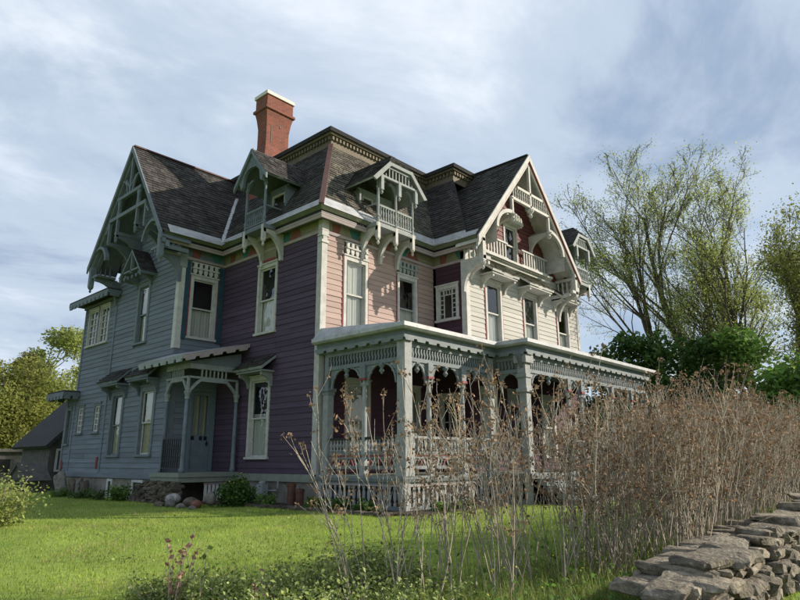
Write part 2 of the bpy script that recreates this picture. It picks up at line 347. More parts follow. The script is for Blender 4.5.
def wall(T, u0, u1, v0, v1, m, holes=(), top=None, exp=.165, boards=True, name='wall'):
    """top(v) -> (ua,ub) narrows the wall above v1 up to its apex"""
    b = MB(T); vs = sorted({v0, v1, *[h[2] for h in holes if v0 < h[2] < v1], *[h[3] for h in holes if v0 < h[3] < v1]})
    for a, c in zip(vs, vs[1:]):
        for s in cut(u0, u1, a, c, [h for h in holes if h[2] <= a+1e-6 and h[3] >= c-1e-6]): b.box((s[0], a, -.14), (s[1], c, 0))
    if top:
        va = top['v']; x0, x1, xa = top['u0'], top['u1'], top['apex']
        hs = [h for h in holes if h[3] > va]
        rows = sorted({va, xa[1], *[h[2] for h in hs if h[2] > va], *[h[3] for h in hs]})
        def span(v): t = (v-va)/(xa[1]-va); return lerp(x0, xa[0], t), lerp(x1, xa[0], t)
        for a, c in zip(rows, rows[1:]):
            (l0, r0), (l1, r1) = span(a), span(c)
            hh = [h for h in hs if h[2] <= a+1e-6 and h[3] >= c-1e-6]
            if hh:
                h = hh[0]; b.prism([(l0, a), (h[0], a), (h[0], c), (l1, c)], -.14, 0); b.prism([(h[1], a), (r0, a), (r1, c), (h[1], c)], -.14, 0)
            elif r1-l1 < .01: b.prism([(l0, a), (r0, a), (l1, c)], -.14, 0)
            else: b.prism([(l0, a), (r0, a), (r1, c), (l1, c)], -.14, 0)
    o = b.build(name, m, H)
    if boards:
        v = v0; me = unit_board(m); vt = top['apex'][1]-.1 if top else v1
        while v < vt-.02:
            h = min(exp, vt-v)
            if top and v+h > top['v']:
                s = span(max(top['v'], v+h)); a, c = s[0]+.02, s[1]-.02
                mm = top.get('mat', m)
            else: a, c = u0, u1; mm = top['mat'] if top and v > top.get('mv', 99) else m
            if c-a > .06:
                for s in cut(a, c, v, v+h, holes):
                    # long runs butt at random joints, as real boards do
                    xs = [s[0]]
                    while s[1]-xs[-1] > 2.6: xs.append(xs[-1]+random.uniform(1.2, 2.6))
                    xs.append(s[1])
                    for p, q in zip(xs, xs[1:]):
                        M = T @ Matrix.Translation((p+(.002 if p > s[0] else 0), v+random.uniform(-.004, .004), random.uniform(0, .004))) @ Matrix.Rotation(random.gauss(0, .0012), 4, 'Z') @ Matrix.Diagonal((q-p-.003, h, random.uniform(.85, 1.15), 1))
                        link('clapboard', unit_board(mm), o, M)
            v += exp
    return o
# ---- windows
def window(T, u0, u1, v0, v1, cas='trim', sash='trim', cur='half', cm='curtain', cw=.10, grid=None, sill=True, line=None, deep=.07):
    b = MB(T); tp = v1-cw*1.2
    b.box((u0, v0+.07, -.10), (u0+cw, v1, .055)); b.box((u1-cw, v0+.07, -.10), (u1, v1, .055)); b.box((u0+cw, tp, -.10), (u1-cw, v1, .052))
    if sill: b.box((u0-.04, v0, -.10), (u1+.04, v0+.07, .10))
    else: b.box((u0+cw, v0, -.10), (u1-cw, v0+.07, .052))
    b.box((u0-.03, v1, 0), (u1+.03, v1+.045, .085))
    o = b.build('window', cas, H)
    if line:
        for a in (u0-.035, u1+.005):
            MB(T).box((a, v0+.08, 0), (a+.03, v1-.01, .045)).build('casing_edge', line, o)
    a, c, e, g = u0+cw, u1-cw, v0+.07, tp; mid = (e+g)/2; s = .05
    if grid:
        q = MB(T)
        q.box((a, e, -.05), (a+s, g, .01)); q.box((c-s, e, -.05), (c, g, .01)); q.box((a+s, e, -.05), (c-s, e+s, .01)); q.box((a+s, g-s, -.05), (c-s, g, .01))
        q.build('sash', sash, o); k = MB(T)
        if grid == 'border':
            bw = .14
            for x in (a+s+bw, c-s-bw-.03): k.box((x, e+s, -.04), (x+.03, g-s, .004))
            k.box((a+s, g-s-bw-.03, -.04), (c-s, g-s-bw, .002))
            for i in range(1, 6):
                z = lerp(e+s, g-s, i/6)
                for x0, x1 in ((a+s, a+s+bw), (c-s-bw, c-s)): k.box((x0, z-.013, -.04), (x1, z+.013, .0))
            for i in range(1, 5):
                x = lerp(a+s, c-s, i/5); k.box((x-.013, g-s-bw, -.04), (x+.013, g-s, .0))
        else:
            nx, nz = grid
            for i in range(1, nx): x = lerp(a+s, c-s, i/nx); k.box((x-.022, e+s, -.04), (x+.022, g-s, .004))
            for i in range(1, nz): z = lerp(e+s, g-s, i/nz); k.box((a+s, z-.018, -.04), (c-s, z+.018, .001))
        k.build('muntin', sash, o)
        MB(T).add([(a+s, e+s, -.025), (c-s, e+s, -.025), (c-s, g-s, -.025), (a+s, g-s, -.025)], [(0, 1, 2, 3)]).build('pane', 'glass', o)
    else:
        for z0, z1, w in ((e, mid+.03, -.055), (mid-.03, g, -.015)):
            q = MB(T); q.box((a, z0, w-.035), (a+s, z1, w)); q.box((c-s, z0, w-.035), (c, z1, w)); q.box((a+s, z0, w-.035), (c-s, z0+s, w)); q.box((a+s, z1-s, w-.035), (c-s, z1, w)); q.build('sash', sash, o)
            tw = random.uniform(-.004, .004)
            MB(T).add([(a+s, z0+s, w-.018+tw), (c-s, z0+s, w-.018), (c-s, z1-s, w-.018), (a+s, z1-s, w-.018-tw)], [(0, 1, 2, 3)]).build('pane', 'glass', o)
    if cur:
        zt = g-.02 if cur == 'full' else lerp(e, g, .5 if cur == 'half' else cur); k = MB(T); nn = 36; vs = []; ph = random.uniform(0, 6)
        for i in range(nn+1):
            x = lerp(a-.03, c+.03, i/nn); w = -.125+.012*math.sin(i*1.35+ph)+.012*math.sin(i*.6+ph*2)
            vs += [(x, e-.05, w), (x, zt, w)]
        k.add(vs, [(2*i, 2*i+2, 2*i+3, 2*i+1) for i in range(nn)]).build('curtain', cm, o, True)
    HOLES.setdefault(id(T), []).append((u0+.02, u1-.02, v0+.02, v1-.02))
    return o
def head_panel(T, u0, u1, v0, v1, m='trim', parent=None):
    """pierced drop-ornament above an upper-floor window"""
    b = MB(T); h = v1-v0
    b.box((u0, v0+h*.44, .035), (u1, v0+h*.56, .12)); b.box((u0-.02, v1-.03, .032), (u1+.02, v1, .10))
    n = 5
    for i in range(n):
        x = lerp(u0, u1, (i+.5)/n); w = (u1-u0)/n
        b.box((x-w*.27, v0+h*.56, .036), (x+w*.27, v1-.03, .10))
        b.prism([(x-w*.30, v0+h*.44), (x-w*.36, v0+h*.25), (x-w*.18, v0), (x+w*.18, v0), (x+w*.36, v0+h*.25), (x+w*.30, v0+h*.44)], .036, .09)
    o = b.build('window_head_ornament', m, H)
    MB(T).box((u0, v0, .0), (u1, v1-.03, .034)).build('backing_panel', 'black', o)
    return o
def bracket(T, u, w0, w1, v0, v1, th=.09, m='trim', name='bracket', curve=.7, parent=None):
    """curved knee bracket in the (w,v) plane at position u"""
    n = 8; pts = [(w0, v1), (w1, v1), (w1, v1-.10)]
    for i in range(n+1):
        t = rad(90*i/n); pts.append((w1-.05-(w1-.05-w0-.10)*math.sin(t), v1-.12-(v1-.12-v0)*(1-math.cos(t))*1.0))
    pts.append((w0, v0))
    k = len(pts); b = MB(T)
    vs = [(u-th/2, p[1], p[0]) for p in pts]+[(u+th/2, p[1], p[0]) for p in pts]
    b.add(vs, [tuple(range(k)), tuple(range(2*k-1, k-1, -1))]+[(i, i+k, (i+1) % k+k, (i+1) % k) for i in range(k)])
    return b.build(name, m, parent or H)
# purple wall (y -> u=-y)
window(F_PUR, -3.2, -2.14, 1.2, 3.62, 'trim', 'trim', .56)
window(F_PUR, -3.06, -2.04, 4.9, 7.15, 'trim', 'trim', .5)
# pink wall
window(F_PINK, .82, 1.8, 4.83, 7.06, 'trim', 'trim', 'full', line='redline'); head_panel(F_PINK, .84, 1.8, 7.11, 7.50)
window(F_PINK, 3.13, 4.1, 4.83, 7.0, 'trim', 'trimgrey', .5, line='redline'); head_panel(F_PINK, 3.15, 4.1, 7.05, 7.44, 'trimgrey')
window(F_PINK, .95, 1.95, 1.2, 3.4, 'trim', 'trim', 'full', 'curtainyellow', line='redline')
window(F_PINK, 3.2, 4.2, 1.2, 3.4, 'trim', 'trim', 'full', 'curtainyellow', line='redline')
# side of the cream wing
window(F_SIDE, .15, 1.1, 5.62, 6.86, 'trim', 'trim', None, grid='border')
window(F_SIDE, .2, 1.15, 1.5, 3.2, 'trim', 'trim', None, grid=(3, 4))
# cream wing
for x in (6.04, 8.44, 10.92): window(F_CREAM, x, x+1.0, 4.95, 7.15, 'trim', 'trim', .52, line='redline')
window(F_CREAM, 7.36, 8.28, 8.06, 9.62, 'trim', 'trim', None, cw=.09, sill=False)
window(F_CREAM, 5.5, 6.5, 1.2, 3.4, 'trim', 'trim', 'full'); window(F_CREAM, 9.3, 10.3, 1.2, 3.4, 'trim', 'trim', 'full')
# grey wing front (x=-1.606)
window(F_GF, -7.02, -5.95, 1.3, 3.52, 'trimblue', 'trim', 'full', 'curtainyellow', cw=.14)
window(F_GF, -9.22, -8.2, 1.3, 3.52, 'trimblue', 'trimblue', 'full', 'curtainyellow', cw=.14)
window(F_GF, -7.96, -7.03, 5.0, 7.2, 'trimblue', 'trimblue', 'full', 'curtainyellow', cw=.13)
window(F_GF, -10.64, -10.04, 2.13, 3.2, 'trimblue', 'whitewood', None, grid=(2, 4), cw=.07)
window(F_GF, -12.14, -11.5, 2.13, 3.2, 'trimblue', 'whitewood', None, grid=(2, 4), cw=.07)
window(F_GF, -11.05, -10.2, 5.42, 6.92, 'trim', 'trim', None, grid=(2, 5), cw=.06)
window(F_GF, -12.1, -11.22, 5.42, 6.92, 'trim', 'trim', None, grid=(2, 5), cw=.06)
window(F_GF, -13.16, -12.72, 1.75, 3.15, 'trimblue', 'greywood', .95, 'curtainyellow', cw=.06)
# side of the grey wing: window in a teal panel, door below
window(F_GS, -1.25, -.27, 4.95, 7.06, 'trim', 'trim', .48, line='redline'); head_panel(F_GS, -1.24, -.28, 7.11, 7.50)
hd = lambda T: HOLES.get(id(T), [])
DOOR = (-.98, -.06, ZS, 3.42)
wall(F_PUR, -LY, 0, ZS, 8.0, 'purple', hd(F_PUR))
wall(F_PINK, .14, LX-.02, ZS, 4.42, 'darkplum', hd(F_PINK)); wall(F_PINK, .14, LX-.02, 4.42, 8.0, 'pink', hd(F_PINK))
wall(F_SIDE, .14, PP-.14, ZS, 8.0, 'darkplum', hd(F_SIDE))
wall(F_CREAM, LX, XR, ZS, 4.42, 'darkplum', hd(F_CREAM)); wall(F_CREAM, LX, XR, 4.42, 8.45, 'cream', hd(F_CREAM), dict(v=8.45, u0=LX, u1=10.9, apex=(7.95, 11.97), mat='redattic', mv=8.02))  # cream wall under the porch coloured dark plum, painting in the porch shade
wall(F_GS, -QQ+.14, -.02, ZS, 8.0, 'bluegrey', hd(F_GS)+[DOOR])
wall(F_GF, -QY, -LY, ZS, 8.55, 'bluegrey', hd(F_GF), dict(v=8.55, u0=-QY, u1=-LY, apex=(-7.385, 11.78)))
wall(F_GF, -12.5, -QY-.001, ZS, 7.1, 'bluegrey', hd(F_GF))
wall(F_GF, -13.3, -12.501, ZS, 3.62, 'bluegrey', hd(F_GF))
# walls on the far sides, seen only from elsewhere
for T, a, b_, z1, m in ((fr(XR, 0, '+x'), -PP+.14, 9.6, 8.0, 'cream'), (fr(0, 9.6, '+y'), -XR+.14, -.14, 8.0, 'cream'), (fr(0, 12.5, '+y'), -.1, QQ-.14, 7.1, 'bluegrey'),
                        (fr(0, 13.3, '+y'), -.1, QQ-.14, 3.62, 'bluegrey'), (fr(.1, 0, '+x'), 9.6, 13.16, 7.0, 'bluegrey')):
    wall(T, a, b_, ZS, z1, m, boards=False)
MB().prism([(.35, .5), (5.5, .5), (5.5, -.9), (12.4, -.9), (12.4, 9.3), (.35, 9.3)], .6, 7.6).build('inner_room_walls', 'interior', H)
MB().box((-1.1, 5.65, .6), (.2, 12.3, 7.0)).build('inner_room_walls', 'interior', H)
MB().box((6.5, -.5, 7.8), (9.4, 1, 9.9)).build('inner_room_walls', 'interior', H)
# teal panels and lines beside the side window and porch corner
for a, b_ in ((-1.60+.14, -1.30), (-.235, -.035)): MB(F_GS).box((a, 4.9, .032), (b_, 7.5, .046)).build('painted_panel', 'teal', H)
MB(F_PINK).box((.15, ZS+.05, .032), (.52, 4.1, .05)).build('painted_panel', 'teal', H)
# door
D = MB(F_GS); D.box((-.98, ZS, -.10), (-.86, 3.42, .06)).box((-.18, ZS, -.10), (-.06, 3.42, .06)).box((-.86, 3.30, -.10), (-.18, 3.42, .055)).box((-.86, ZS, -.10), (-.18, ZS+.05, .06))
dr = D.build('door', 'doorpaint', H)
D = MB(F_GS); D.box((-.86, ZS+.05, -.07), (-.18, 1.95, -.02)).box((-.86, 1.95, -.07), (-.76, 3.30, -.02)).box((-.28, 1.95, -.07), (-.18, 3.30, -.02)).box((-.76, 3.18, -.07), (-.28, 3.30, -.02)).box((-.545, 1.95, -.07), (-.495, 3.18, -.02)); D.build('door_leaf', 'doorpaint', dr)
for a, b_ in ((-.76, -.545), (-.495, -.28)):
    MB(F_GS).add([(a, 1.95, -.05), (b_, 1.95, -.05), (b_, 3.18, -.05), (a, 3.18, -.05)], [(0, 1, 2, 3)]).build('pane', 'glass', dr)
k = MB(F_GS); k.add([(lerp(-.8, -.24, i/20), z, -.13+.015*math.sin(i*1.5)) for i in range(21) for z in (1.9, 3.25)], [(2*i, 2*i+2, 2*i+3, 2*i+1) for i in range(20)]); k.build('curtain', 'curtainyellow', dr)
for i, x in enumerate((-.80, -.52, -.36)): MB(F_GS).box((x, 1.80, -.02), (x+.10, 1.92, .0)).build('door_block', 'black', dr)
MB(F_GS).box((-.27, 1.62, -.02), (-.23, 1.78, .0)).box((-.30, 1.68, .0), (-.22, 1.71, .04)).build('door_handle', 'iron', dr)
for z0, z1 in ((.95, 1.25), (1.33, 1.72)):
    MB(F_GS).box((-.78, z0, -.02), (-.56, z1, -.005)).box((-.48, z0, -.02), (-.34, z1, -.005)).build('door_panel', 'doorpaint', dr)

# ---- corner boards
def corner(x, y, z0, z1, m='trim', w=.16, sx=1, sy=1):
    b = MB(); b.box((x-.045, y-.045, z0), (x+w*sx, y+.0, z1)); b.box((x-.045, y, z0), (x, y+w*sy, z1)); return b.build('corner_board', m, H)
corner(0, 0, ZS, 7.45)
MB().box((-.075, -.075, 7.25), (.19, .12, 7.33)).box((-.07, -.07, 7.5), (.18, .11, 7.93)).box((-.085, -.085, 7.45), (.20, .13, 7.5)).box((-.03, -.075, 7.33), (.12, .1, 7.45)).build('corner_capital', 'trim', H)
corner(LX, -PP, 4.4, 7.95)
corner(-QQ, LY, 4.6, 7.5, 'trim'); corner(-QQ, LY, ZS, 4.2, 'trimblue')
MB().box((-QQ-.08, LY-.08, 7.25), (-QQ+.17, LY+.12, 7.95)).build('corner_capital', 'trimgrey', H)
MB(F_GF).box((-QY-.05, ZS, 0), (-QY+.07, 7.1, .05)).build('corner_board', 'bluegrey', H)
MB(F_GF).box((-12.51, 3.6, 0), (-12.40, 7.1, .05)).build('corner_board', 'bluegrey', H)
MB(F_GF).box((-13.32, ZS, 0), (-13.2, 3.62, .05)).box((-12.52, ZS, 0), (-12.45, 3.55, .045)).build('corner_board', 'bluegrey', H)
MB().box((XR-.12, -PP-.045, ZS), (XR+.045, -PP, 7.95)).build('corner_board', 'trim', H)
# ---- foundation and skirt board
FP = [(-QQ, 13.3), (-QQ, LY), (0, LY), (0, 0), (LX, 0), (LX, -PP), (XR, -PP), (XR, 9.6)]
b = MB(); sweep(b, FP, [(-.02, -.5), (-.02, .62), (-.3, .62), (-.3, -.5)]); fo = b.build('foundation', 'foundation', H)
b = MB(); sweep(b, FP[2:], [(0, .60), (.06, .60), (.06, .80), (.0, .80)]); b.build('skirt_board', 'greenskirt', H)
b = MB(); sweep(b, FP[:2], [(0, .63), (.05, .63), (.05, .80), (.0, .80)]); b.build('skirt_board', 'bluegrey', H)
for y0, y1 in ((8.55, 8.95), (6.35, 7.1), (5.6, 6.0)):   # cellar windows in the foundation
    o = MB(F_GF).box((-y1, -.02, -.02), (-y1+.09, .60, .02)).box((-y0-.09, -.02, -.02), (-y0, .60, .02)).box((-y1+.09, .52, -.02), (-y0-.09, .60, .018)).build('cellar_window', 'whitewood', H)
    MB(F_GF).box((-y1+.09, .05, -.019), (-y0-.09, .52, -.012)).build('pane', 'black', o)
MB(F_GF).box((-9.98, .92, .033), (-9.82, 1.32, .042)).build('peeled_patch', 'rust', H)
MB(F_GF).prism([(-13.33, .35), (-13.12, .40), (-13.16, .8), (-12.98, .98), (-13.08, 1.2), (-13.3, 1.25)], .033, .042).build('peeled_patch', 'rust', H)

# ---- frieze, cornice
CP = [(-2.5, LY), (0, LY), (0, 0), (LX, 0), (LX, -2.25)]; CPR = [(11.12, -PP), (XR, -PP), (XR, 9.6)]
b = MB(); [sweep(b, c_, [(0, ZF-.03), (.055, ZF-.03), (.075, ZF+.05), (0, ZF+.05)]) for c_ in (CP[:4]+[(LX, -PP)],)]; b.build('frieze_moulding', 'lavender', H)
b = MB(); sweep(b, CP[1:4]+[(LX, -PP)], [(0, ZF+.05), (.035, ZF+.05), (.035, 7.98), (0, 7.98)]); b.build('frieze_band', 'frolive', H)
def frieze(T, u0, u1):
    u = u0+.45; seq = ['frred', 'frteal', 'frred', None]; i = 0; za, zb = ZF+.055, 7.92
    while u < u1-.3:
        m = seq[i % 4]; w = .55
        if m == 'frteal': b = MB(T).prism([(u, zb), (u+w*.9, zb), (u+w*.6, za), (u+w*.3, za)], .034, .045)
        elif m: 
            s = 1 if i % 4 == 0 else -1
            b = MB(T).prism([(u-.1, za), (u+w*.25 if s > 0 else u+w*.75+.1, za), (u+w*.9, zb) if s < 0 else (u+w*.4, zb), (u-.1, zb)] if s > 0 else [(u-.2, za), (u+w*.8, za), (u+w*.55, zb), (u+.02, zb)], .034, .044)
        if m: b.build('frieze_panel', m, H)
        u += w; i += 1
frieze(F_PUR, -LY, 0); frieze(F_PINK, 0, LX); frieze(F_SIDE, 0, PP); frieze(F_GS, -QQ, 0)
for nm, m, prof in (('soffit', 'gutter', [(0, 7.93), (.36, 7.93), (.36, 7.98), (0, 7.98)]), ('fascia', 'lavender', [(.30, 7.86), (.335, 7.86), (.375, 7.99), (.30, 7.99)]),
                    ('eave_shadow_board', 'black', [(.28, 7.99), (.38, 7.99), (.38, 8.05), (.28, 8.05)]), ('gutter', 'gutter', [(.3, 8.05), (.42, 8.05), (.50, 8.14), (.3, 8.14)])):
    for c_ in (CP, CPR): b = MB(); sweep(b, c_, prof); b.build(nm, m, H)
# ---- mansard roof
MP = [(0, 9.6), (0, 0), (LX, 0), (LX, -PP), (XR, -PP), (XR, 9.6)]
o0 = offset_path(MP, .48, True); o1 = offset_path(MP, -1.62, True); ZT = 11.58
b = MB(); sh = MB(); shl = MB()
for i in range(6):
    j = (i+1) % 6
    q = [(*o0[i], ZE), (*o0[j], ZE), (*o1[j], ZT), (*o1[i], ZT)]
    if i == 3: q[0] = (11.12, o0[3].y, ZE); q[3] = (11.12, o1[3].y, ZT)
    b.quadslab(*q, .06)
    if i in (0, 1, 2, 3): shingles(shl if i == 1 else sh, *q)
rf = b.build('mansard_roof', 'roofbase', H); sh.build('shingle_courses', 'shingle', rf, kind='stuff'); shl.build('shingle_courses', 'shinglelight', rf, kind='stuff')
b = MB(); b.bar((*o0[1], ZE+.03), (*o1[1], ZT+.03), .15, .07); b.build('hip_flashing', 'copper', rf)
b = MB(); b.bar((*o0[4], ZE+.03), (*o1[4], ZT+.03), .15, .07); b.build('hip_flashing', 'copper', rf)
# metal edge strips, lower slope
def edge_strip(i, j, w, m, lift=.035):
    s = Vector((*o1[i], ZT))-Vector((*o0[i], ZE)); s2 = Vector((*o1[j], ZT))-Vector((*o0[j], ZE))
    n = (Vector((*o0[j], 0))-Vector((*o0[i], 0))).cross(s).normalized()*lift
    a, c = Vector((*o0[i], ZE))+n, Vector((*o0[j], ZE))+n
    MB().quadslab(a, c, c+s2*w, a+s*w, .01).build('roof_edge_flashing', m, rf)
edge_strip(0, 1, .075, 'metal'); edge_strip(1, 2, .10, 'metal'); edge_strip(2, 3, .10, 'metal')
dk = MB(); sweep(dk, MP, [(-1.66, 11.48), (-1.60, 11.48), (-1.60, 11.56), (-1.635, 11.6), (-1.635, 11.92), (-1.66, 11.92)], True); dko = dk.build('deck_frieze', 'tan', H)
b = MB(); sweep(b, MP, [(-1.66, 11.92), (-1.52, 11.96), (-1.50, 12.03), (-1.66, 12.03)], True); b.build('deck_moulding', 'tan', dko)
b = MB(); sweep(b, MP, [(-1.7, 12.03), (-1.44, 12.03), (-1.40, 12.15), (-1.7, 12.18)], True); b.build('deck_gutter', 'roofbase', dko)
b = MB(); ii = offset_path(MP, -1.6, True); b.add([(p.x, p.y, 12.165) for p in ii], [tuple(range(6))]); b.build('roof_deck', 'roofbase', dko)
b = MB()
for i in (0, 1, 2, 3):
    p, q = Vector((*offset_path(MP, -1.60, True)[i], 11.84)), Vector((*offset_path(MP, -1.60, True)[i+1], 11.84)); n = int((q-p).length/.16)
    for k in range(n):
        c = lerp(p, q, (k+.5)/n); b.box((c.x-.04, c.y-.04, 11.80), (c.x+.04, c.y+.04, 11.92))
b.build('dentil_band', 'tan', dko, kind='stuff')
# ---- grey wing gable roof
GA, GK = 7.385, 12.0; GXF, GXB = -2.6, 2.3; GE0, GE1 = 4.62, 10.15; GZ = 8.14
b = MB(); sh = MB(); sl_ = MB()
qr = [(GXF, GE0, GZ), (GXB, GE0, GZ), (GXB, GA, GK), (GXF, GA, GK)]; ql = [(GXB, GE1, GZ), (GXF, GE1, GZ), (GXF, GA, GK), (GXB, GA, GK)]
for q in (qr, ql): b.quadslab(*q, .10); shingles(sh, *q)
gr_ = b.build('grey_wing_roof', 'roofbase', H); sh.build('shingle_courses', 'shingle', gr_, kind='stuff')
MB().bar((GXF, GA, GK+.02), (GXB, GA, GK+.02), .16, .05).build('ridge_cap', 'copper', gr_)
k = (GK-GZ)/(GA-GE0)
def gstrip(x0, x1, y0, y1, lift, m, nm='roof_edge_flashing'):
    n = Vector((0, -k, 1)).normalized()*lift
    z = lambda y: GZ+(y-GE0)*k
    MB().quadslab(Vector((x0, y0, z(y0)))+n, Vector((x1, y0, z(y0)))+n, Vector((x1, y1, z(y1)))+n, Vector((x0, y1, z(y1)))+n, .012).build(nm, m, gr_)
gstrip(GXF+.25, -.45, GE0-.03, GE0+.20, .045, 'metal')
vm_ = (ZT-ZE)/2.10
for a, z0, z1, wd in ((0, 8.16, 10.9, .14),):
    p = Vector((-.48+(z0-ZE)/vm_, GE0+(z0-GZ)/k, z0+.06)); q = Vector((-.48+(z1-ZE)/vm_, GE0+(z1-GZ)/k, z1+.06)); MB().bar(p, q, wd, .04).build('valley_flashing', 'metal', gr_)
MB().prism([(-1.05, 4.58), (-.2, 4.25), (-.50, 3.75), (-.62, 4.4), (-.9, 4.5)], 8.155, 8.17).build('valley_tray', 'metal', gr_)
# ---- cream wing gable roof
CXA, CZ, CY0, CY1 = 7.95, 12.2, -2.3, 2.4; CE0, CE1 = 4.52, 11.38
b = MB(); sh = MB()
q1 = [(CE0, CY1, ZE), (CE0, CY0, ZE), (CXA, CY0, CZ), (CXA, CY1, CZ)]; q2 = [(CE1, CY0, ZE), (CE1, CY1, ZE), (CXA, CY1, CZ), (CXA, CY0, CZ)]
for q in (q1, q2): b.quadslab(*q, .10); shingles(sh, *q, .17, .26, .028)
cr_ = b.build('cream_wing_roof', 'roofbase', H); sh.build('shingle_courses', 'shingle', cr_, kind='stuff')
MB().bar((CXA, CY0, CZ+.02), (CXA, CY1, CZ+.02), .16, .05).build('ridge_cap', 'roofbase', cr_)
kc = (CZ-ZE)/(CXA-CE0); nC = Vector((-kc, 0, 1)).normalized()*.045
MB().quadslab(Vector((CE0, -.2, ZE))+nC, Vector((CE0, CY0+.1, ZE))+nC, Vector((CE0+.2, CY0+.1, ZE+.2*kc))+nC, Vector((CE0+.2, -.2, ZE+.2*kc))+nC, .012).build('roof_edge_flashing', 'metal', cr_)
p = Vector((LX-.48+.02, -.48, 8.2)); 
z1 = 11.0; q = Vector((CE0+(z1-ZE)/kc, -.48+(z1-ZE)/vm_, z1+.05)); MB().bar(p, q, .10, .05).build('valley_flashing', 'black', cr_)
q = lerp(p, q, .12); MB().bar(p+Vector((0, 0, .03)), q+Vector((0, 0, .03)), .16, .05).build('valley_flashing', 'metal', cr_)
MB().prism([(4.0, -.42), (4.36, -.46), (4.44, -.95), (4.60, -.52), (4.5, -.3)], 8.155, 8.175).build('valley_tray', 'metal', cr_)

# ---- grey gable trim: barge boards and open fretwork in the overhang plane
TG = fr(GXF, 0, '-x'); gu = -GA
def on_slope(t, drop=0, half=GA-GE0, z0=GZ, z1=GK, c=gu, sgn=1): return (c+sgn*half*(1-t), lerp(z0, z1, t)-drop)
def barge(T, c, half, z0, z1, drop, thick, w0, w1, m, nm='barge_board', ext=0.0, parent=None):
    out = []
    for sg in (1, -1):
        a = (c+sg*(half+ext), z0-ext*(z1-z0)/half); t = (c, z1); dv = thick/math.cos(math.atan2(z1-z0, half))
        b = MB(T).prism([(a[0], a[1]-drop), (t[0], t[1]-drop), (t[0], t[1]-drop-dv), (a[0], a[1]-drop-dv)], w0, w1); out.append(b.build(nm, m, parent or H))
    return out
hg = GA-GE0
barge(TG, gu, hg, GZ, GK, -.02, .13, .0, .05, 'trimblue', ext=.06); barge(TG, gu, hg, GZ, GK, .20, .10, -.16, -.05, 'trimblue', 'barge_moulding'); barge(TG, gu, hg, GZ, GK, .32, .10, -.30, -.17, 'trimblue', 'barge_moulding')
sof = MB(TG)
for sg in (1, -1): sof.prism([(gu+sg*hg, GZ-.16), (gu, GK-.16), (gu, GK-.22), (gu+sg*hg, GZ-.22)], -(GXF*-1-QQ)-.02, -.01)
sof.build('gable_soffit', 'trimblue', H)
def gbar(T, pts, w, w0, w1, m, nm='fretwork_bar'): return MB(T).strip(pts, w, w0, w1).build(nm, m, H)
def gable_u(z, side): return gu+side*hg*(GK-.5-z)/(GK-GZ)*.98
for z, w in ((10.2, .12), (9.52, .13)):
    gbar(TG, [(gable_u(z, -1), z), (gable_u(z, 1), z)], w, -.10, .0, 'trimblue', 'collar_beam')
gbar(TG, [(gu, 10.2), (gu, 11.55)], .09, -.09, -.01, 'trimblue', 'king_post')
